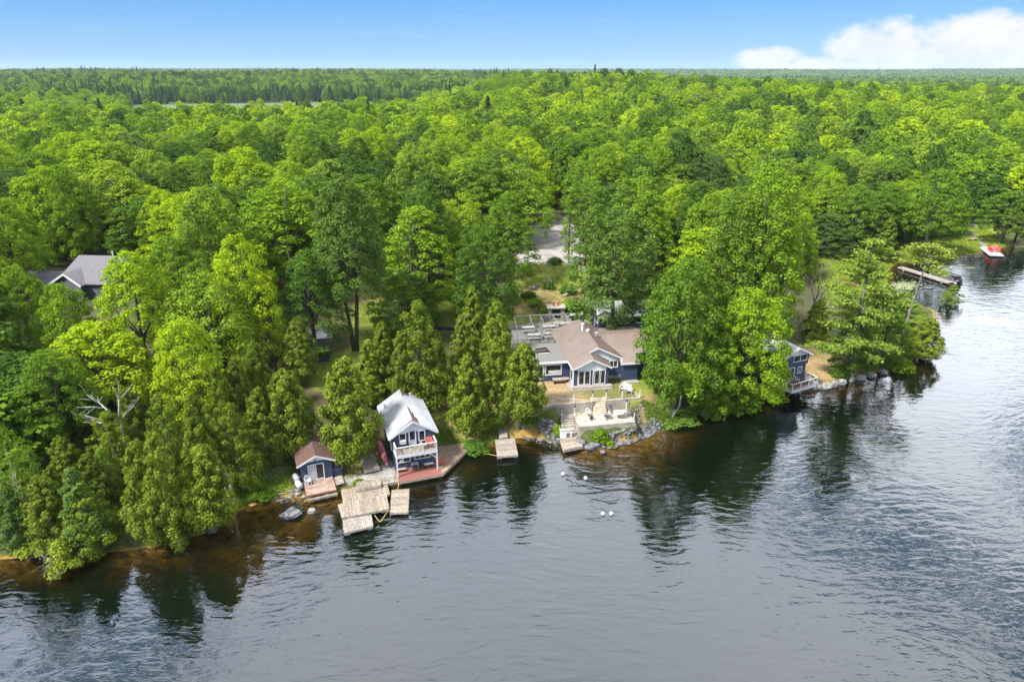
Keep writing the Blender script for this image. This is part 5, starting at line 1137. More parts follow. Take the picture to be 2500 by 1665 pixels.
BROAD = [(0.0,(0.020,0.050,0.016)),(0.25,(0.052,0.108,0.018)),(0.5,(0.122,0.212,0.018)),(0.75,(0.195,0.300,0.015)),(1.0,(0.285,0.375,0.014))]
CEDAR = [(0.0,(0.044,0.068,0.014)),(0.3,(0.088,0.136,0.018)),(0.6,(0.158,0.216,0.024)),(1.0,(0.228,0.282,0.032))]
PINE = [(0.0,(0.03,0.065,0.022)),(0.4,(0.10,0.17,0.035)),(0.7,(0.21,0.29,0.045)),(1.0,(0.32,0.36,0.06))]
leaf_material('broad_leaf', BROAD); leaf_material('cedar_leaf', CEDAR, var=0.34); leaf_material('pine_leaf', PINE)
leaf_material('far_leaf', BROAD, 'INSTANCER')
PROTO = {}
def quads(c, nrm, sz, asp, rng, along=None):
    """leaf-sized rhombi: centres, normals, half length, width ratio"""
    n = len(c); r = rng.normal(size=(n,3)) if along is None else along + 0.8*rng.normal(size=(n,3))
    nrm = nrm/np.linalg.norm(nrm, axis=1, keepdims=True)
    t = r - (r*nrm).sum(1, keepdims=True)*nrm; t /= np.linalg.norm(t, axis=1, keepdims=True)+1e-9
    b = np.cross(nrm, t); s = sz[:, None]
    bend = nrm*s*0.18
    return np.stack([c-t*s, c-b*s*asp+bend, c+t*s, c+b*s*asp+bend], 1).reshape(-1, 3)
def quad_mesh(name, V, material):
    n = len(V)//4
    me = bpy.data.meshes.new(name); me.vertices.add(len(V)); me.vertices.foreach_set('co', V.astype(np.float32).ravel())
    me.loops.add(len(V)); me.loops.foreach_set('vertex_index', np.arange(len(V), dtype=np.int32))
    me.polygons.add(n); me.polygons.foreach_set('loop_start', np.arange(0, len(V), 4, dtype=np.int32)); me.update(calc_edges=True)
    me.materials.append(material); return me
def lobe_crown(seed, lobes, lr, per, leaf, asp=0.62, flat=0.72, up=0.6, rag=0.12, fill=0.10, out=None):
    rng = np.random.default_rng(seed); P = []; N = []
    cen = np.mean(lobes, 0)
    for k_, (c, r) in enumerate(zip(lobes, lr)):
        n = int(per*r*r); d = rng.normal(size=(n*2,3)); d /= np.linalg.norm(d, axis=1, keepdims=True)
        if out is None:
            ow = c-cen; ow[2] += 0.6*np.linalg.norm(ow[:2]); ow = ow/(np.linalg.norm(ow)+1e-6)*0.7 + np.array([0,0,up])
        else: ow = out[k_] + np.array([0,0,up])
        ow = ow/np.linalg.norm(ow)
        d = d[(d@ow) > -0.25][:n]; k = rng.uniform(0.70, 1.08, len(d)); k = np.where(rng.random(len(d)) < rag, k*1.35, k)
        P.append(c + d*k[:, None]*r*np.array([1,1,flat])); N.append(d*0.9 + np.array([0,0,0.55]) + 0.38*rng.normal(size=d.shape))
        m = int(n*fill)
        P.append(c + rng.normal(size=(m,3))*r*0.45); N.append(rng.normal(size=(m,3))+np.array([0,0,0.5]))
    P = np.concatenate(P); N = np.concatenate(N)
    sz = leaf*rng.uniform(0.65, 1.3, len(P))
    return quads(P, N, sz, asp, rng)
def broad_lobes(seed, n, R, z0, z1, r0, r1, zmin=-0.45, top=1.0, irr=0.2):
    rng = np.random.default_rng(seed); L = []; S = []
    for i in range(n):
        u = zmin + (1-zmin)*(i+0.5)/n; a = i*2.39996 + rng.uniform(-0.5,0.5)
        k = rng.uniform(0.74, 1.02)*(1 + irr*math.sin(2*a+seed)*math.cos(3*u+seed*0.7))
        w = math.sqrt(max(0, 1-u*u))**top
        L.append([R*w*k*math.cos(a), R*w*k*math.sin(a), (z0+z1)/2 + (z1-z0)/2*u*(0.9+0.1*k)]); S.append(rng.uniform(r0, r1))
    for i in range(n//4):
        a = rng.uniform(0, 2*PI); k = 0.5*math.sqrt(rng.random()); L.append([R*k*math.cos(a), R*k*math.sin(a), z0+(z1-z0)*rng.uniform(0.3,0.75)]); S.append(r1)
    return np.array(L), np.array(S)
def dome_lobes(seed, n, R, z0, H, r0, r1, heads=4, pw=1.9, spread=0.52):
    """boughs over a crown of several rounded heads"""
    rng = np.random.default_rng(seed); hd = [(0.0, 0.0, R*0.74, H, z0)]
    for k in range(heads):
        a = k*2*PI/heads + rng.uniform(-0.5, 0.5); q = R*spread*rng.uniform(0.85, 1.15)
        hd.append((q*math.cos(a), q*math.sin(a), R*rng.uniform(0.46, 0.62), z0+(H-z0)*rng.uniform(0.62, 0.94), z0-rng.uniform(0, 0.12)*(H-z0)))
    L = []; S = []; O = []; wsum = sum(h[2]*h[3] for h in hd)
    for q, (hx, hy, hr, hh, hb) in enumerate(hd):
        m = int(n*1.5*hr*hh/wsum)
        for i in range(m):
            t = ((i+0.5)/m)**0.9; a = i*2.39996+q+rng.uniform(-0.4, 0.4); w = hr*math.sqrt(max(0, 1-t**pw))*(0.55+0.45*min(1, t*5))*rng.uniform(0.70, 1.12)
            x, y, z = hx+w*math.cos(a), hy+w*math.sin(a), hb+(hh-hb)*t
            inside = False
            for p, (gx, gy, gr, gh, gb) in enumerate(hd):
                if p == q or not (gb < z < gh): continue
                tt = (z-gb)/(gh-gb)
                if (x-gx)**2+(y-gy)**2 < (0.78*gr*math.sqrt(max(0, 1-tt**pw)))**2: inside = True
            if inside: continue
            r = rng.uniform(r0, r1)*(1.1-0.35*t); L.append([x, y, min(z, H-r*0.5)]); S.append(r); O.append([math.cos(a)*(1-0.5*t), math.sin(a)*(1-0.5*t), 0.15+0.5*t])
    L = np.array(L); S = np.array(S); k = R/np.percentile(np.hypot(L[:, 0], L[:, 1])+0.7*S, 92); L[:, :2] *= k
    return L, S, np.array(O)
def trunk_mesh(name, h, r, lobes, seed, material, nb=9, sides=7, fork=0.35):
    rnd = random.Random(seed); mb = MB()
    pts = [(0,0,-0.4)]; p = Vector((0,0,0))
    for i in range(1, 6):
        p = Vector((rnd.uniform(-0.12,0.12)*i*0.5, rnd.uniform(-0.12,0.12)*i*0.5, h*i/5)); pts.append(p)
    mb.tube(pts, [r*1.35, r, r*0.85, r*0.62, r*0.4, r*0.15], sides)
    ls = list(lobes); rnd.shuffle(ls)
    for l in ls[:nb]:
        l = Vector(l); z = min(max(l.z*fork + h*0.12, h*0.2), h*0.85); s = Vector((0,0,z)); mid = s.lerp(l, 0.5) + Vector((0,0,-0.1*(l-s).length*0.5))
        mb.tube([s, mid, l], [r*0.45, r*0.28, r*0.08], 5)
    o = mb.build(name, material, smooth=True); C.objects.unlink(o); return o.data
def make_broad(key, seed, R, H, z0, n, r0, r1, per, leaf, bark='bark', tr=0.22, heads=4, pw=2.5, spread=0.52, twin=False, **kw):
    lb, lr, ow = dome_lobes(seed, n, R, z0, H, r0, r1, heads, pw, spread)
    tk = trunk_mesh('trunk', H*0.84, tr, lb, seed, M[bark])
    if twin:
        mb = MB()
        for s_ in (-1, 1):
            mb.tube([(s_*0.12,0,-0.5),(s_*0.45,0,H*0.16),(s_*0.95,s_*0.1,H*0.42),(s_*1.0,0,H*0.68),(s_*0.7,0,H*0.9)], [tr*1.3,tr*1.05,tr*0.85,tr*0.5,0.05], 9)
            for a in (0.4, 2.2, 3.9, 5.2): mb.tube([(s_*0.95,s_*0.1,H*0.44),(s_*0.95+0.9*math.cos(a),0.9*math.sin(a),H*0.54),(s_*0.9+2.3*math.cos(a),2.3*math.sin(a),H*0.66)], [tr*0.5,tr*0.36,0.04], 6)
        o = mb.build('trunk', M[bark], smooth=True); C.objects.unlink(o); tk = o.data
    PROTO[key] = (quad_mesh('crown', lobe_crown(seed, lb, lr, per, leaf, out=ow, **kw), M['broad_leaf']), tk, R, H)
make_broad('maple_a', 1, 5.0, 14, 2.2, 185, 0.55, 1.05, 215, 0.135)
make_broad('maple_b', 2, 5.0, 14, 2.8, 165, 0.60, 1.15, 200, 0.14, heads=5, spread=0.6)
make_broad('maple_c', 3, 4.8, 15, 2.6, 190, 0.50, 0.95, 225, 0.13, heads=3, pw=2.1)
make_broad('maple_d', 4, 5.2, 13, 1.8, 170, 0.60, 1.2, 190, 0.14, heads=6, spread=0.62)
make_broad('ash_a', 5, 3.7, 15, 2.4, 170, 0.45, 0.85, 240, 0.125, heads=4, pw=1.9, rag=0.2)
make_broad('ash_b', 6, 3.5, 16, 3.0, 155, 0.45, 0.85, 230, 0.125, heads=5, pw=1.9, spread=0.6, rag=0.22)
make_broad('oak_a', 7, 5.3, 13, 2.6, 150, 0.60, 1.1, 165, 0.135, heads=6, spread=0.66, rag=0.25)
make_broad('edge_tree', 10, 3.9, 15, 5.4, 160, 0.5, 0.95, 220, 0.13, bark='bark_grey', heads=4, pw=1.7, spread=0.58, tr=0.2)
make_broad('birch', 8, 3.2, 11, 2.6, 150, 0.35, 0.7, 200, 0.11, bark='bark_white', heads=5, spread=0.6, rag=0.35, tr=0.15, flat=0.9)
make_broad('poplar_tall', 9, 4.6, 22, 9.0, 230, 0.6, 1.05, 190, 0.14, heads=4, pw=2.0, tr=0.25, twin=True, rag=0.2)
def make_bush(key, seed, R, H, n, leaf, per):
    lb, lr = broad_lobes(seed, n, R*0.72, -H*0.3, H*0.9, R*0.26, R*0.46, zmin=-0.1)
    PROTO[key] = (quad_mesh('foliage', lobe_crown(seed, lb, lr, per/(R*R), leaf, rag=0.25), M['broad_leaf']), None, R, H)
make_bush('bush_a', 21, 1.2, 1.3, 16, 0.13, 420); make_bush('bush_b', 22, 1.2, 1.1, 14, 0.11, 480); make_bush('bush_c', 23, 1.2, 1.6, 18, 0.15, 360)
def make_cedar(key, seed, R, H, n, per, leaf, z0=0.9, pw=0.52, tr=0.2, mname='cedar_leaf', jag=0.3, multi=1, bark='bark_grey'):
    rng = np.random.default_rng(seed); P = []; N = []; A = []; lob = []; per = int(per*2.2); leaf *= 0.55; n = int(n*1.6)
    for i in range(n):
        t = (i+0.5)/n; t = t**1.15; a = i*2.39996+rng.uniform(-.6,.6)
        w = R*((1-t)**pw)*(0.62+0.38*min(1, t*5))*(1+(jag+0.12)*rng.uniform(-1,0.9)) + 0.08
        r = (0.24+0.30*(1-t))*rng.uniform(0.7,1.3)*R/2.2
        c = np.array([w*0.82*math.cos(a), w*0.82*math.sin(a), z0+(H-z0-0.25)*t]); lob.append(c)
        m = int(per*(0.35+r)); d = rng.normal(size=(m,3)); d /= np.linalg.norm(d, axis=1, keepdims=True)
        ow = np.array([math.cos(a), math.sin(a), 0.55]); d = d[(d@ow) > -0.45]
        P.append(c + d*rng.uniform(0.5,1.15,(len(d),1))*r*np.array([0.95,0.95,1.0])); N.append(d*0.7+ow*0.5+0.45*rng.normal(size=d.shape))
        A.append(np.tile(ow*0.5+np.array([0,0,0.75]), (len(d),1)))
    m = n*per//14; tt = rng.random(m); aa = rng.uniform(0,2*PI,m); ww = R*((1-tt)**pw)*0.5*np.sqrt(rng.random(m))
    P.append(np.stack([ww*np.cos(aa), ww*np.sin(aa), z0+(H-z0)*tt*0.96], 1)); N.append(rng.normal(size=(m,3))); A.append(np.tile([0,0,1.0], (m,1)))
    P = np.concatenate(P); V = quads(P, np.concatenate(N), leaf*rng.uniform(0.6,1.35,len(P)), 0.52, rng, np.concatenate(A)*0.6)
    mb = MB(); rnd = random.Random(seed)
    for q in range(multi):
        ox = 0 if multi == 1 else rnd.uniform(-0.5,0.5)
        mb.tube([(ox,q*0.35,-0.4),(ox*0.8,q*0.3,H*0.2),(ox*0.3,q*0.1,H*0.55),(0,0,H*0.95)], [tr*1.2,tr,tr*0.6,0.03], 7)
    for c in lob[::8]:
        mb.tube([(0,0,max(0.4,c[2]-0.3)), tuple(c)], [tr*0.22, 0.02], 4)
    o = mb.build('trunk', M[bark], smooth=True); C.objects.unlink(o)
    PROTO[key] = (quad_mesh('crown', V, M[mname]), o.data, R, H)
make_cedar('cedar_a', 31, 2.2, 9, 105, 84, 0.20)
make_cedar('cedar_b', 32, 2.2, 9, 92, 88, 0.20, jag=0.42, z0=1.2)
make_cedar('cedar_c', 33, 2.4, 8, 96, 88, 0.21, pw=0.42, multi=2, z0=1.5)
make_cedar('cedar_d', 34, 1.7, 9, 100, 80, 0.19, pw=0.64, jag=0.35)
make_cedar('cedar_e', 35, 2.3, 9, 84, 66, 0.18, jag=0.6, z0=0.6)
make_cedar('spruce', 36, 2.2, 12, 120, 66, 0.22, pw=0.95, jag=0.4, mname='pine_leaf', bark='bark')
def make_pine(key, seed, H, tiers, lean=(0,0), tr=0.2, rmax=4.2, low=0.25, per=150):
    rng = np.random.default_rng(seed); rnd = random.Random(seed); mb = MB(); P = []; N = []; A = []
    ax = lambda t: Vector((lean[0]*t*t, lean[1]*t*t, H*t))
    mb.tube([ax(t)-Vector((0,0,0.4 if t == 0 else 0)) for t in (0,0.2,0.4,0.6,0.8,0.98)], [tr*1.2,tr,tr*0.85,tr*0.65,tr*0.4,0.04], 7)
    for i in range(tiers):
        t = low+(0.97-low)*i/(tiers-1); L = rmax*(1-((t-low)/(1.02-low))**1.4)*rnd.uniform(0.7,1.1)+0.5
        for k in range(rnd.randint(4,6)):
            a = rnd.uniform(0,2*PI); l = L*rnd.uniform(0.55,1.1); s = ax(t); e = s+Vector((math.cos(a)*l, math.sin(a)*l, l*rnd.uniform(0.02,0.30)))
            mb.tube([s, s.lerp(e,0.5)+Vector((0,0,-0.08*l)), e], [tr*0.28,tr*0.16,0.02], 4)
            for q in range(max(2, int(l*2.2))):
                f = 0.38+0.66*q/max(1, int(l*2.2)-1); c = np.array(s.lerp(e, f)) + np.array([rnd.uniform(-.35,.35),rnd.uniform(-.35,.35),rnd.uniform(0,.12)])
                n = int(per*0.22); d = rng.normal(size=(n,3))*np.array([0.36,0.36,0.12])
                P.append(c+d); N.append(np.array([0,0,1.0])+0.6*rng.normal(size=(n,3))); A.append(d/(np.linalg.norm(d,axis=1,keepdims=True)+1e-6)+np.array([math.cos(a)*0.5,math.sin(a)*0.5,0.2]))
    P = np.concatenate(P)
    V = quads(P, np.concatenate(N), 0.21*rng.uniform(0.6,1.3,len(P)), 0.34, rng, np.concatenate(A))
    o = mb.build('trunk', M['bark_grey'], smooth=True); C.objects.unlink(o)
    PROTO[key] = (quad_mesh('crown', V, M['pine_leaf']), o.data, rmax, H)
make_pine('white_pine', 41, 12, 11, tr=0.26, rmax=4.6, low=0.2, per=230)
make_pine('thin_pine', 42, 15, 6, lean=(1.2, -0.3), tr=0.17, rmax=3.0, low=0.78, per=110)
def branchy(mb, p, d, l, r, depth, rnd, spread=0.6, nk=3):
    q = p + d*l; m = p.lerp(q, 0.5) + Vector((rnd.uniform(-1,1), rnd.uniform(-1,1), rnd.uniform(-1,1)))*l*0.07
    mb.tube([p, m, q], [r, r*0.8, r*0.6], 5)
    if depth == 0: return
    for _ in range(nk):
        f = rnd.uniform(0.45, 1.0); s = p.lerp(q, f)
        nd = (d + Vector((rnd.gauss(0,1), rnd.gauss(0,1), rnd.gauss(0,0.8)))*spread).normalized()
        branchy(mb, s, nd, l*rnd.uniform(0.5,0.75), r*0.5*(1.2-0.4*f), depth-1, rnd, spread, nk)

BROAD_KEYS = ['maple_a','maple_b','maple_c','maple_d','oak_a','ash_a','ash_b']
TREES = []                                            # (x, y, radius) of everything planted
def place_tree(kname, key, x, y, z, R, H, tint, label, cat='tree', group=None, rz=None, tilt=0.0, tdir=0.0):
    crown, trunk, r0, h0 = PROTO[key]
    rt = root(kname, label, cat, (x, y, z), (x*7.31+y*3.17) % 6.28 if rz is None else rz, group)
    if tilt: rt.rotation_euler = (Matrix.Rotation(tilt, 3, Vector((-math.sin(tdir), math.cos(tdir), 0))) @ Matrix.Rotation(rt.rotation_euler.z, 3, 'Z')).to_euler()
    rt.scale = (R/r0, R/r0, H/h0)
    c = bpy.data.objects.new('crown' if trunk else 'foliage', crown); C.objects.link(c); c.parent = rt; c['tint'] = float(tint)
    if trunk is not None:
        t = bpy.data.objects.new('trunk', trunk); C.objects.link(t); t.parent = rt
    TREES.append((x, y, R)); return rt
def pix(x, y, z):
    d = y*CP - (z-CAM_H)*SP; u = y*SP + (z-CAM_H)*CP
    return (CX + FPX*x/d)/K, (CY - FPX*u/d)/K, d      # in the 2354-wide view
def grow_tree(kname, key, bx, by, top, wid, tint, label, group=None, zg=None, **kw):
    p = gd(bx, by) if zg is None else at(bx*K, by*K, zg)
    if kw.pop('upright', True):                       # bx is the middle of the crown as seen: walk the foot under it
        lean = (by-top)*0.55*(bx-1177)/(4711-by); q = gd(bx+(-lean if bx > 1177 else -lean), by) if zg is None else at((bx-lean)*K, by*K, zg); p = q
    x, y, z = p
    lo, hi = 0.3, 40
    for _ in range(40):
        h = (lo+hi)/2
        if pix(x, y, z+h)[1] > top: lo = h
        else: hi = h
    R = max(0.3, wid*K/2*pix(x, y, z+h*0.6)[2]/FPX)
    return place_tree(kname, key, x, y, z, R, h*1.0, tint, label, kw.pop('cat', 'tree'), group, **kw)
low_growth()
GC = 'white cedars along the shore'
for key, bx, by, top, wid, tint, label in [
 ('cedar_c', 662,1058, 850,132, .62,'rounded olive cedar on two grey trunks beside the brown shingled bunkhouse'),
 ('cedar_b', 797,1062, 818,150, .60,'tall ragged cedar between the brown bunkhouse roof and the silver roofed boathouse'),
 ('cedar_b', 1074,1003, 812,100, .55,'cedar right behind the small grey dock, leftmost of three in a row'),
 ('cedar_a', 1122,990, 818,92, .58,'middle cedar of three in a row behind the small grey dock'),
 ('cedar_c', 1203,975, 788,112, .55,'broad cedar hiding the left end of the flat gravel roof'),
 ('cedar_e', 962,935, 690,140, .50,'tallest ragged cedar straight behind the silver boathouse roof'),
 ('cedar_d', 1060,880, 722,66, .66,'slim pointed cedar by the dark rock ledge left of the picnic patio'),
 ('cedar_d', 1086,832, 655,78, .52,'dark pointed cedar just left of the picnic patio, the back one of a pair'),
 ('cedar_b', 1142,868, 688,90, .60,'pale pointed cedar just left of the picnic patio, the front one of a pair'),
 ('cedar_a', 882,905, 738,84, .48,'cedar to the right of the twin dark trunks'),
 ('cedar_d', 850,935, 778,84, .62,'pointed cedar between the dark roofed shed and the boathouse'),
 ('cedar_a', 1003,925, 757,76, .55,'small cedar right of the tallest cedar behind the boathouse'),
 ('cedar_b', 686,885, 733,92, .56,'cedar leaning against the left side of the dark roofed shed'),
 ('cedar_b', 925,950, 760,80, .50,'low cedar touching the back left corner of the silver boathouse roof'),
 ('cedar_a', 590,955, 785,84, .44,'dark olive cedar left of the dark roofed shed'),
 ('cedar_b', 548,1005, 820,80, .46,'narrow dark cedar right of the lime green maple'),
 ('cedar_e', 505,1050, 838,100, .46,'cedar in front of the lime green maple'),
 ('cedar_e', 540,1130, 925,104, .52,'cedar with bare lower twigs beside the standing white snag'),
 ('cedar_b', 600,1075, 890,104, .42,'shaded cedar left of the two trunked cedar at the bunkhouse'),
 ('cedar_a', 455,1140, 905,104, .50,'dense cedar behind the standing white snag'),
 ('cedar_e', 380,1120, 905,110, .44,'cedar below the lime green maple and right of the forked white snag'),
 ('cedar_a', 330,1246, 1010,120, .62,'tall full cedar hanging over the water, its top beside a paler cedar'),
 ('cedar_e', 372,1252, 992,112, .70,'pale grey green cedar hanging over the water'),
 ('cedar_c', 472,1222, 1022,132, .68,'bright yellow green cedar on the bank left of the daisy meadow'),
 ('cedar_e', 255,1100, 945,120, .55,'broad cedar in front of the forked white snag'),
 ('cedar_b', 148,1135, 1002,92, .50,'cedar just right of the pale young birch'),
 ('cedar_a', 105,1255, 1092,122, .56,'cedar at the left shore beside the leaning grey trunk'),
 ('cedar_d', 60,1190, 1040,80, .42,'cedar under the pale young birch at the left edge'),
 ('cedar_e', 205,1262, 1120,122, .58,'cedar over the sunken cedar limbs in the lake'),
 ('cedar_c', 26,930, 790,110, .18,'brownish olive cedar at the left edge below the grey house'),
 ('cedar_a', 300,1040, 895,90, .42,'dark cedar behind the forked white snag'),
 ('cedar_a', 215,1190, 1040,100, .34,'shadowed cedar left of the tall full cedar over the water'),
 ('cedar_e', 420,1040, 925,84, .40,'cedar half hidden under the lime green maple'),
 ('cedar_a', 1655,760, 540,90, .36,'dark tall cedar behind the big maples over the right cottage'),
 ('cedar_b', 1880,790, 690,72, .52,'small two stemmed cedar beside the bare orange yard'),
 ('cedar_a', 2130,826, 730,88, .58,'dense cedar on the tip of the right point'),
 ('cedar_e', 2192,700, 655,50, .55,'short cedar with a grey dead top beside the pontoon boat'),
 ('cedar_e', 1822,560, 480,40, .5,'brown tipped cedar behind the bare grey trunk'),
 ('cedar_d', 2040,600, 500,62, .42,'slim cedar at the back of the marshy bay'),
 ('cedar_d', 2215,500, 410,46, .40,'slim brown green cedar by the path to the red chairs'),
 ('cedar_d', 1605,560, 470,36, .36,'thin dark cedar standing in the wood behind the shaded maples'),
]:
    grow_tree('cedar_tree', key, bx, by, top, wid*0.92, tint, label, GC)
grow_tree('spruce_tree', 'spruce', 178,1262, 1075,128, .42, 'blue green spruce leaning over the left shore among cedars')
grow_tree('spruce_tree', 'spruce', 30,1262, 1110,90, .30, 'dark spruce at the left edge of the lake shore')
grow_tree('white_pine', 'white_pine', 1985,862, 552,205, .62, 'large layered white pine on the right point')
grow_tree('white_pine', 'thin_pine', 2100,806, 562,120, .80, 'thin bare stemmed pine with a tufted top on the right point', rz=0.3)
grow_tree('white_pine', 'white_pine', 2085,772, 690,120, .70, 'low spreading yellow green pine at the foot of the thin pine')

GB = 'broadleaf trees around the cottages'
for kn, key, bx, by, top, wid, tint, label in [
 ('maple_tree','maple_a',1415,765, 480,205, .34,'deep green maple on a pale trunk in front of the white roofed rear cottage'),
 ('maple_tree','maple_a',1572,935, 598,200, .38,'huge maple on the shore right of the main cottage'),
 ('maple_tree','maple_b',1716,935, 665,190, .66,'light green maple leaning over the right cottage'),
 ('maple_tree','maple_c',1632,945, 720,150, .52,'maple between the huge maple and the light green maple on the shore'),
 ('poplar_tree','poplar_tall',796,806, 408,170, .36,'tall airy poplar on twin dark trunks'),
 ('maple_tree','ash_a',712,815, 576,168, .28,'silvery green maple shading the dark roofed shed'),
 ('maple_tree','maple_a',1112,745, 520,158, .30,'dark green maple left of the upper lawn'),
 ('maple_tree','maple_d',925,760, 632,160, .36,'low wide maple behind the tallest cedar'),
 ('maple_tree','ash_a',965,700, 475,178, .60,'yellow green ash with bare white twigs at its top'),
 ('maple_tree','maple_b',435,1010, 735,172, .90,'lime green maple, brightest tree above the left shore'),
 ('maple_tree','maple_a',312,872, 580,196, .80,'big yellow green maple right of the grey shingled house'),
 ('maple_tree','maple_d',150,880, 655,150, .55,'olive green maple just below the white trimmed gable of the grey house'),
 ('maple_tree','maple_c',128,1035, 805,170, .42,'blue green maple at the left, below the big yellow green maple'),
 ('maple_tree','maple_b',48,815, 612,130, .52,'olive green maple hiding the left wing of the grey shingled house'),
 ('maple_tree','maple_c',400,800, 545,170, .48,'mid green maple right of the big yellow green maple'),
 ('maple_tree','maple_a',470,830, 600,150, .40,'green maple between the lime maple and the silvery maple'),
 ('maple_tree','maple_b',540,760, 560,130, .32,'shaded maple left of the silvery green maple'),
 ('maple_tree','maple_c',238,1150, 1035,64, .55,'bright green young maple squeezed between the left shore cedars'),
 ('maple_tree','maple_a',175,985, 880,110, .50,'mid green maple left of the forked white snag'),
 ('birch_tree','birch',28,1240, 985,110, .46,'pale young birch with a white trunk at the left edge'),
 ('ash_tree','ash_a',1755,800, 372,190, .54,'towering full ash behind the bare grey dead tree'),
 ('ash_tree','ash_b',1690,800, 430,150, .42,'dark stemmed ash left of the towering full ash'),
 ('ash_tree','ash_b',1800,780, 500,100, .74,'yellow green ash in front of the towering full ash'),
 ('ash_tree','ash_a',1845,640, 490,80, .70,'pale yellow ash beside the bare grey dead tree'),
 ('maple_tree','maple_c',1590,840, 596,190, .42,'maple rising behind the huge maple on the right shore'),
 ('maple_tree','maple_b',1690,850, 690,170, .46,'maple behind the light green maple over the right cottage'),
 ('maple_tree','edge_tree',2148,590, 390,135, .46,'bright green tree on a fan of four grey stems at the marsh'),
 ('ash_tree','edge_tree',1965,585, 425,110, .44,'ash on a slanting pale trunk at the back of the marsh'),
 ('maple_tree','edge_tree',1905,560, 400,110, .66,'bright green maple on a pale trunk by the woodland track'),
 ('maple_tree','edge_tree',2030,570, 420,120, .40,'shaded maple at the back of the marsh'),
 ('maple_tree','ash_a',1172,645, 440,125, .44,'tall maple at the left of the gravel parking area'),
 ('maple_tree','ash_b',1352,610, 410,112, .42,'tall maple behind the utility pole'),
 ('ash_tree','ash_a',1490,660, 440,140, .52,'ash behind the deep green maple'),
 ('poplar_tree','ash_b',1960,856, 745,110, .40,'leafy poplar in front of the large white pine'),
 ('poplar_tree','ash_a',2040,836, 710,110, .44,'leafy poplar under the large white pine'),
 ('maple_tree','edge_tree',2320,560, 440,130, .38,'green tree overhanging the shore behind the red chairs'),
 ('maple_tree','maple_b',2350,556, 440,90, .34,'shore tree at the right edge behind the floating platform'),
]:
    grow_tree(kn, key, bx, by, top, wid, tint, label, GB, **({'rz': 0.0} if key == 'poplar_tall' else {}))
# leaning white birch on the shore in front of the huge maple
def shore_birch():
    p = gd(1543, 972); p.z = 0.6
    rt = root('birch_tree', 'leaning birch with a bent white trunk on the shore below the huge maple', 'tree', p, 0.0)
    mb = MB(); mb.tube([(0,0,-0.3),(0.25,0.1,0.9),(0.85,0.2,1.7),(1.05,0.5,3.0),(1.5,0.7,4.6),(1.9,0.9,6.2)], [0.20,0.17,0.15,0.13,0.09,0.04], 8)
    rnd = random.Random(5)
    for a, z in ((0.3,3.0),(2.4,3.6),(3.4,4.2),(0.9,4.7),(4.4,4.4),(2.0,5.4)):
        branchy(mb, Vector((1.05+(z-3)*0.27, 0.6, z)), Vector((math.cos(a), math.sin(a), 0.6)).normalized(), 1.6, 0.05, 2, rnd, 0.5, 2)
    mb.build('trunk', M['bark_white'], rt, True)
    lb, lr = broad_lobes(77, 40, 2.5, 2.6, 7.0, 0.45, 0.85, irr=0.5); lb[:, 0] += 1.6; lb[:, 1] += 0.7
    me = quad_mesh('crown', lobe_crown(77, lb, lr, 90, 0.16, rag=0.35), M['broad_leaf'])
    c = bpy.data.objects.new('crown', me); C.objects.link(c); c.parent = rt; c['tint'] = 0.66
    TREES.append((p.x, p.y, 2.5))
shore_birch()
# dead trees
def dead(kname, label, bx, by, pts, r, mat_, seed, boughs, zg=None, depth=3):
    p = gd(bx, by) if zg is None else at(bx*K, by*K, zg)
    mb = MB(); n = len(pts); mb.tube([(0,0,-0.5)]+list(pts), [r*1.2]+[r*(1-0.75*i/max(1,n-1)) for i in range(n)], 7)
    rnd = random.Random(seed)
    for s, d, l, rr in boughs: branchy(mb, Vector(s), Vector(d).normalized(), l, rr, depth, rnd, 0.42, 3)
    o = mb.build(kname, M[mat_], None, True, loc=p); tag(o, label, 'dead tree'); return o
dead('dead_tree', 'forked white snag standing among dark cedars above the left shore', 300, 1075,
     [(0,0,0.1),(0,0,3),(0.1,0,5.6)], 0.17, 'bark_white', 3,
     [((0.1,0,5.5),(0.15,0,1),2.3,0.09),((0,0,5.2),(-0.75,0.1,0.9),2.6,0.10),((0,0,5.0),(-1,0,0.12),2.6,0.06),((0.1,0,5.6),(0.8,0.2,0.7),2.0,0.055)], depth=2)
dead('dead_snag', 'short bent white snag standing at the edge of the daisy meadow', 540, 1166,
     [(0,0,0.1),(-0.05,0,1.8),(-0.1,0,3.6),(-0.7,0,4.3),(-1.3,0,5.2)], 0.20, 'bark_white', 4, [((-0.35,0,0.6),(-0.12,0,1),2.2,0.10)], depth=0)
dead('dead_tree', 'bare grey dead tree beside the bright green marsh', 1862, 738,
     [(0,0,0.1),(0.1,0,2.5),(0.5,0,5)], 0.22, 'bark_grey', 6,
     [((0.3,0,3.5),(0.25,0,1),3.4,0.10),((0.2,0,3),(-0.25,0.1,1),3.6,0.10),((0.1,0,2.5),(0.5,-0.1,1),3.4,0.09),((0.5,0,5),(0,0,1),3.0,0.09),((0.1,0,2),(0.7,0.2,0.8),2.6,0.06)])
dead('dead_tree', 'grey leaning trunk with bare twigs at the left edge of the lake', 30, 1262,
     [(0,0,0.1),(-0.5,0,2.4),(-1.0,0,5.0),(-1.2,0,7.5)], 0.2, 'bark_grey', 8, [((-0.9,0,4.6),(0.3,0,1),2.2,0.06),((-1.0,0,5.6),(-0.6,0,0.7),2.2,0.06),((-1.1,0,6.5),(0.6,0,0.8),1.8,0.05)], depth=2)
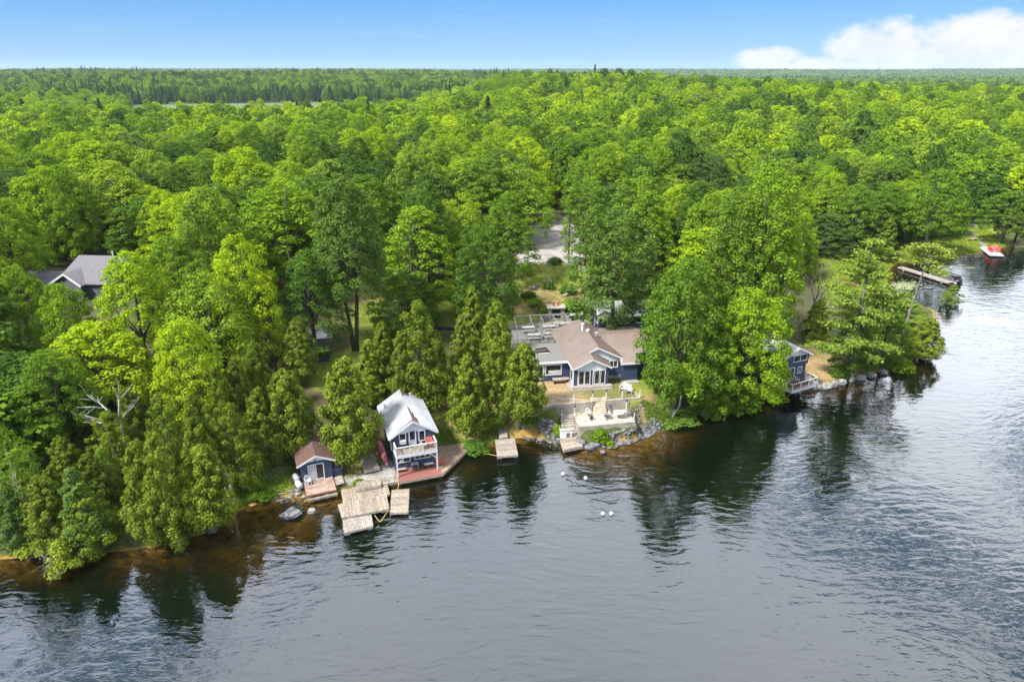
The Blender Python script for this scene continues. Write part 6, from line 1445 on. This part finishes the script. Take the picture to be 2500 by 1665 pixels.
dead('dead_tree', 'white dead top poking out of the yellow green ash', 948, 700,
     [(0,0,0.1),(0.05,0,6),(0.1,-0.6,10.3)], 0.16, 'bark_white', 9, [((0.1,-0.6,9.6),(0.35,-0.2,1),2.4,0.07),((0.05,-0.5,9.2),(-0.55,-0.2,1),2.6,0.07),((0.1,-0.6,10),(0.1,-0.2,1),2.8,0.07)], depth=2)
# cedar fallen over the water at the left shore
def fallen_cedar():
    p = at(95*K, 1290*K, 0.3)
    rt = root('fallen_cedar', 'half dead cedar toppled over the water with bare grey limbs and yellow green tufts', 'tree', p)
    mb = MB(); rnd = random.Random(12)
    mb.tube([(-1.2,0.8,0.3),(0.2,0.1,0.5),(1.6,-0.9,0.5),(3.0,-1.7,0.35)], [0.2,0.17,0.13,0.06], 7)
    for i in range(14):
        s = Vector((-0.4+3.2*i/13, 0.3-1.9*i/13, 0.45)); branchy(mb, s, Vector((rnd.uniform(-0.3,0.9), rnd.uniform(-1.0,0.4), rnd.uniform(-0.05,0.5))).normalized(), rnd.uniform(0.8,1.5), 0.05, 2, rnd, 0.5, 3)
    mb.build('trunk', M['bark_grey'], rt, True)
    lb = np.array([[-1.6,0.3,0.7],[-0.9,0.0,0.8],[0.3,0.1,0.9],[2.3,-0.8,1.0],[2.7,-0.9,1.7],[2.4,-0.6,2.3],[3.0,-1.3,0.9],[3.5,-1.2,0.8],[2.6,-2.1,0.5],[2.0,-0.4,1.6],[3.9,-1.0,0.7],[2.5,-1.4,0.7]])
    me = quad_mesh('crown', lobe_crown(78, lb, np.array([.55,.5,.5,.7,.65,.5,.6,.5,.5,.55,.4,.6]), 620, 0.15, asp=0.4, rag=0.4), M['cedar_leaf'])
    c = bpy.data.objects.new('crown', me); C.objects.link(c); c.parent = rt; c['tint'] = 0.78
fallen_cedar()
for key, bx, by, w, h, tint, label in [
 ('bush_a',1090,1035,70,1.0,.34,'dark green shrub on the bank left of the small grey dock'),
 ('bush_b',1218,968,58,0.9,.34,'dark leafy shrub at the foot of the concrete terrace wall'),
 ('bush_c',1282,1000,22,1.3,.66,'yellow green shrub beside the lower steps'),
 ('bush_c',1380,1012,38,1.5,.50,'bright green shrub in front of the patio wall'),
 ('bush_a',1400,1024,24,0.8,.62,'small lime shrub beside the bright green shrub at the waterline'),
 ('bush_a',1275,604,36,1.0,.20,'round dark shrub beside the chain fence of the parking area'),
 ('bush_a',1140,668,20,0.8,.22,'dark shrub at the end of the parking wall'),
 ('bush_b',1185,672,18,0.7,.22,'tiny dark shrub below the parking wall'),
 ('bush_b',1215,683,40,0.9,.26,'low shrub in the rock garden'),
 ('bush_a',1262,662,26,1.1,.24,'round shrub at the top of the rock garden'),
 ('bush_a',1305,672,40,1.1,.30,'shrub beside the deep green maple in the rock garden'),
 ('bush_b',1225,700,44,0.9,.60,'bright shrub left of the stone fireplace'),
 ('bush_c',1315,712,60,1.6,.62,'bright leafy shrub right of the stone fireplace'),
 ('bush_b',1255,718,46,1.0,.55,'bright shrub just left of the fireplace chimney pots'),
 ('bush_a',1080,720,40,1.4,.25,'dark shrub under the dark green maple'),
 ('bush_a',1560,970,90,1.2,.42,'green shrub around the foot of the leaning birch'),
 ('bush_b',1640,950,90,1.5,.46,'shrub on the rocky bank under the huge maple'),
 ('bush_c',1700,935,100,1.7,.50,'shrub on the bank under the light green maple'),
 ('bush_a',1770,918,70,1.3,.64,'yellow green shrub left of the white balcony deck'),
 ('bush_c',1930,868,46,1.8,.34,'young fir like shrub right of the white balcony deck'),
 ('bush_a',2070,850,60,1.5,.60,'yellow shrub on the boulder shore of the right point'),
 ('bush_a',605,1140,60,0.7,.42,'low green shrub on the bank below the daisy meadow'),
 ('bush_b',825,1112,30,0.5,.48,'tuft of weeds beside the bunkhouse deck'),
]:
    p = gd(bx, by); R = w*K/2*pix(p.x, p.y, p.z)[2]/FPX
    place_tree('bush', key, p.x, p.y, p.z-0.1, R, h, tint, label, 'bush', 'shrubs on the slope and bank')
# ------------------------------------------------------------------ the wood behind
KEEP = [  # what must stay open to view, in the 2354-wide view, with its distance from the camera
 ([(1192,500),(1345,500),(1345,720),(1185,720)],118), ([(1165,700),(1340,690),(1500,700),(1480,880),(1200,900)],100), ([(110,584),(236,584),(236,662),(110,662)],112),
 ([(1870,560),(2000,555),(2060,575),(2235,515),(2300,545),(2354,540),(2354,800),(2200,700),(1880,640)],168), ([(818,630),(868,630),(872,790),(740,830),(745,780)],128), ([(1010,660),(1065,650),(1065,740),(1000,750)],120),
 ([(670,760),(760,760),(760,850),(670,850)],90), ([(870,900),(1010,900),(1010,1100),(870,1100)],75), ([(670,980),(780,980),(780,1150),(670,1150)],70), ([(1800,790),(1895,790),(1880,900),(1800,900)],92)]
CLEAR = [[hw(-9,-4),hw(13,-4),hw(17,23),hw(-9,27)], [(-1,100),(14,100),(18,118),(17,130),(12,165),(3,165),(2,128),(-1,118)],
         [tuple(gd(*q)[:2]) for q in ((815,632),(870,630),(880,800),(745,800))], [tuple(gd(*q)[:2]) for q in ((1005,660),(1070,650),(1070,745),(995,755))], [(-24,56),(-6,62),(-4,74),(-20,74)], [(-75,98),(-58,98),(-58,112),(-75,112)], [(33,82),(42,82),(45,95),(36,95)],
         [(56,112),(76,118),(120,160),(150,190),(135,190),(104,168),(80,156),(62,146),(54,130)], [(-29,80),(-21,80),(-21,90),(-29,90)], [hw(8,13),hw(17,13),hw(18,24),hw(8,24)]]
def tint_at(x, y, r):
    return 0.27 + 0.62*float(fbm(np.array([x*0.02]), np.array([y*0.02]), 51)[0]) + 0.72*(r-0.5)
def scatter():
    rng = np.random.default_rng(99); P = []
    def cells(y0, y1, s):
        ys = np.arange(y0, y1, s)
        for y in ys:
            w = 0.86*y + 40; n = int(2*w/s)
            xx = -w + (np.arange(n)+0.5)*s + rng.uniform(-0.42, 0.42, n)*s; yy = y + rng.uniform(-0.42, 0.42, n)*s
            P.append(np.stack([xx, yy, np.full(n, s)], 1))
    cells(56, 330, 8.8); cells(330, 760, 8.6); cells(760, 1500, 10.0); cells(1500, 3200, 15.0); cells(3200, 5600, 24.0)
    P = np.concatenate(P); x, y, s = P.T
    d = shore_d(x, y); ok = d > np.where(y < 200, 9, 5)
    for poly in CLEAR: ok &= ~inpoly(x, y, poly)
    ok &= ~inpoly(x, y, MARSH)
    for tx, ty, tr in TREES:
        ok &= (x-tx)**2 + (y-ty)**2 > (1.8 + 0.45*tr)**2
    x, y, s = x[ok], y[ok], s[ok]; z = height(x, y); n = len(x)
    sc_ = s/8.0; R = rng.uniform(4.5, 8.2, n)*(0.75+0.5*fbm(x*0.03, y*0.03, 81))*np.where(sc_ > 1, 0.55+0.45*sc_, 1); H = rng.uniform(11.5, 19.0, n)*np.where(s > 12, 1.05, 1)
    H = np.where(shore_d(x, y) < 22, H*0.8, H)
    H = np.where((x < 20) & (y > 230) & (y < 520), 0.75*H+3.0, H)
    dep = y*CP - (z+H*0.6-CAM_H)*SP
    def pr(X, Y, Z):
        D = Y*CP-(Z-CAM_H)*SP; U = Y*SP+(Z-CAM_H)*CP; return (CX+FPX*X/D)/K, (CY-FPX*U/D)/K
    bad = np.zeros(n, bool)
    for poly, dist in KEEP:
        for ox, oz in ((0,0.9),(0,0.8),(0,0.72),(0,0.5),(-0.5,0.75),(0.5,0.75),(-0.9,0.5),(0.9,0.5),(0,1.0),(-0.9,0.65),(0.9,0.65),(0,0.65),(0,0.35),(-0.55,0.9),(0.55,0.9),(-0.8,0.4),(0.8,0.4)):
            a, b = pr(x+ox*R, y, z+oz*H); bad |= inpoly(a, b, poly) & (y < dist)
    k = ~bad; return [q[k] for q in (x, y, z, R, H, s)]
wx, wy, wz, wR, wH, ws = scatter()
wr = np.random.default_rng(7).random((len(wx), 4))
dist_ = np.hypot(wx, wy); a_, b_, _ = pix(wx, wy, wz+wH*0.8)
inview = (a_ > -60) & (a_ < 2414)
order = np.argsort(np.where(inview, dist_, 1e9))
N_SINGLE = 264
single = set(order[:N_SINGLE].tolist())
LANDMARKS = [('the grey shingled house', -66, 104), ('the dark roofed shed', -25, 84), ('the twin dark trunks', -22, 90), ('the gravel parking area', 6, 124), ('the driveway mouth', 8, 150),
 ('the utility pole', 10, 117), ('the white roofed rear cottage', 16, 98), ('the towering full ash', 40, 105), ('the bright green marsh', 68, 142), ('the four stemmed marsh tree', 82, 150),
 ('the red chairs on the floating platform', 114, 160), ('the big yellow green maple', -57, 85), ('the lime green maple', -36, 68), ('the forked white snag', -44, 62), ('the dark green maple', -9, 106), ('the silvery green maple', -27, 86), ('the woodland track', 62, 150)]
TINTS = ['dark green', 'deep green', 'mid green', 'fresh green', 'yellow green', 'bright lime']
used = {}
for i in order[:N_SINGLE]:
    x, y, z = float(wx[i]), float(wy[i]), float(wz[i])
    t = min(0.95, max(0.05, tint_at(x, y, wr[i, 0]))); tn = TINTS[min(5, int((t-0.1)/0.8*6))] if t > 0.1 else TINTS[0]
    key = BROAD_KEYS[int(wr[i, 1]*7)]; size = 'small' if wR[i] < 5.3 else ('medium' if wR[i] < 6.4 else 'large')
    kn = {'m': 'maple_tree', 'o': 'oak_tree', 'a': 'ash_tree'}[key[0]]
    lm = min(LANDMARKS, key=lambda q: (q[1]-x)**2 + (q[2]-y)**2); dx, dy = x-lm[1], y-lm[2]
    side = 'behind' if dy > abs(dx)*0.8 else ('left of' if dx < -abs(dy)*0.6 else ('right of' if dx > abs(dy)*0.6 else 'in front of'))
    used.setdefault((size, tn, kn, side, lm[0]), []).append((math.hypot(dx, dy), i, key, t))
NTH = ['nearest', 'second nearest', 'third nearest', 'fourth nearest', 'fifth nearest', 'sixth nearest', 'seventh nearest', 'eighth nearest', 'ninth nearest', 'tenth nearest']
for (size, tn, kn, side, lm), lst in used.items():
    lst.sort(); w = kn.split('_')[0]
    for k, (dd, i, key, t) in enumerate(lst):
        lab = (f'{size} {tn} {w} {side} {lm}' if len(lst) == 1 else f'{NTH[min(k, 9)]} {size} {tn} {w} {side} {lm}')
        place_tree(kn, key, float(wx[i]), float(wy[i]), float(wz[i])-0.2, float(wR[i]), float(wH[i]), t, lab, 'tree', 'trees of the near wood')
# everything beyond the nearest trees of the wood is one mass
def far_kinds():
    col = bpy.data.collections.new('forest_kinds')
    ms = []
    for q, (R, H, z0, n, r0, r1, hd, pw) in enumerate([(5,14,2.4,84,0.8,1.4,4,2.5),(5,13,2.4,76,0.9,1.5,5,2.5),(4.6,15,3.0,84,0.75,1.3,3,2.1),(5.2,13,2.4,72,0.9,1.6,6,2.4)]):
        lb, lr, ow = dome_lobes(60+q, n, R, z0, H, r0, r1, hd, pw)
        ms.append(quad_mesh('crown_mass', lobe_crown(60+q, lb, lr, 46, 0.29, out=ow), M['far_leaf']))
    for q in range(2):
        rng = np.random.default_rng(70+q); n = 620; t = rng.random(n)**1.3; a = rng.uniform(0, 2*PI, n); w = (2.3-0.4*q)*(1-t)**0.8*rng.uniform(0.6, 1.0, n)
        P = np.stack([w*np.cos(a), w*np.sin(a), 1+13*t], 1); Nn = np.stack([np.cos(a), np.sin(a), np.full(n, 0.7)], 1)+0.4*rng.normal(size=(n, 3))
        ms.append(quad_mesh('conifer_mass', quads(P, Nn, 0.55*rng.uniform(0.6, 1.3, n), 0.5, rng), M['far_leaf']))
    for k, me in enumerate(ms):
        o = bpy.data.objects.new('forest_kind_%02d' % k, me); col.objects.link(o)
    return col
def forest():
    idx = np.array([i for i in range(len(wx)) if i not in single]); x, y, z = wx[idx], wy[idx], wz[idx]; r = wr[idx]; R, H = wR[idx], wH[idx]
    me = bpy.data.meshes.new('forest'); co = np.stack([x, y, z-0.3], 1); me.vertices.add(len(co)); me.vertices.foreach_set('co', co.astype(np.float32).ravel())
    fb = fbm(x*0.02, y*0.02, 51); con = fbm(x*0.006, y*0.006, 61)
    md = segdist(x, y, MARSH, True); edge = (md < 55) & (y > 700)
    conif = (r[:, 2] < np.where(edge, 0.62, np.where(y > 700, 0.16*ss(0.35, 0.65, con)+0.03, 0.012)))
    kind = np.where(conif, 4+(r[:, 1]*2).astype(int), (r[:, 1]*4).astype(int)).astype(np.int32)
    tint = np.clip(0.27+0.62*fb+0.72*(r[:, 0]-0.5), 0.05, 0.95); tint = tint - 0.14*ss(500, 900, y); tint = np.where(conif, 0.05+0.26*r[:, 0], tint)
    scl = np.stack([R/5, R/5, H/14], 1); scl = np.where(conif[:, None], np.stack([R/4.6, R/4.6, H/13*(0.7+0.6*r[:, 3])], 1), scl)
    for nm, ty, v in (('tint','FLOAT',tint.astype(np.float32)),('kind_index','INT',kind),('turn','FLOAT',(r[:, 3]*6.28).astype(np.float32))):
        a = me.attributes.new(nm, ty, 'POINT'); a.data.foreach_set('value', v)
    a = me.attributes.new('size', 'FLOAT_VECTOR', 'POINT'); a.data.foreach_set('vector', scl.astype(np.float32).ravel())
    o = bpy.data.objects.new('forest', me); C.objects.link(o); tag(o, kind='stuff')
    ng = bpy.data.node_groups.new('forest_growth', 'GeometryNodeTree')
    ng.interface.new_socket('Geometry', in_out='INPUT', socket_type='NodeSocketGeometry'); ng.interface.new_socket('Geometry', in_out='OUTPUT', socket_type='NodeSocketGeometry')
    N = ng.nodes.new; L = ng.links.new
    gi, go = N('NodeGroupInput'), N('NodeGroupOutput'); inst = N('GeometryNodeInstanceOnPoints'); ci = N('GeometryNodeCollectionInfo')
    ci.inputs['Collection'].default_value = far_kinds(); ci.inputs['Separate Children'].default_value = True; ci.inputs['Reset Children'].default_value = True
    def named(n, t):
        a = N('GeometryNodeInputNamedAttribute'); a.data_type = t; a.inputs['Name'].default_value = n; return a.outputs['Attribute']
    rot = N('ShaderNodeCombineXYZ'); L(named('turn', 'FLOAT'), rot.inputs[2])
    L(gi.outputs[0], inst.inputs['Points']); L(ci.outputs[0], inst.inputs['Instance']); inst.inputs['Pick Instance'].default_value = True
    L(named('kind_index', 'INT'), inst.inputs['Instance Index']); L(rot.outputs[0], inst.inputs['Rotation']); L(named('size', 'FLOAT_VECTOR'), inst.inputs['Scale'])
    L(inst.outputs[0], go.inputs[0])
    md_ = o.modifiers.new('growth', 'NODES'); md_.node_group = ng
    print('forest trees', len(idx))
forest()

def haze():
    m = bpy.data.materials.new('haze_air'); m.use_nodes = True; nt = m.node_tree; nt.nodes.clear()
    out = nt.nodes.new('ShaderNodeOutputMaterial'); v = nt.nodes.new('ShaderNodeVolumePrincipled')
    v.inputs['Color'].default_value = (0.72, 0.86, 1.0, 1); v.inputs['Density'].default_value = 0.000045; v.inputs['Anisotropy'].default_value = 0.2
    nt.links.new(v.outputs[0], out.inputs['Volume'])
    o = MB().box(-7600, 7600, -1600, 6300, -14, 100).build('haze', m); tag(o, kind='stuff')
haze()
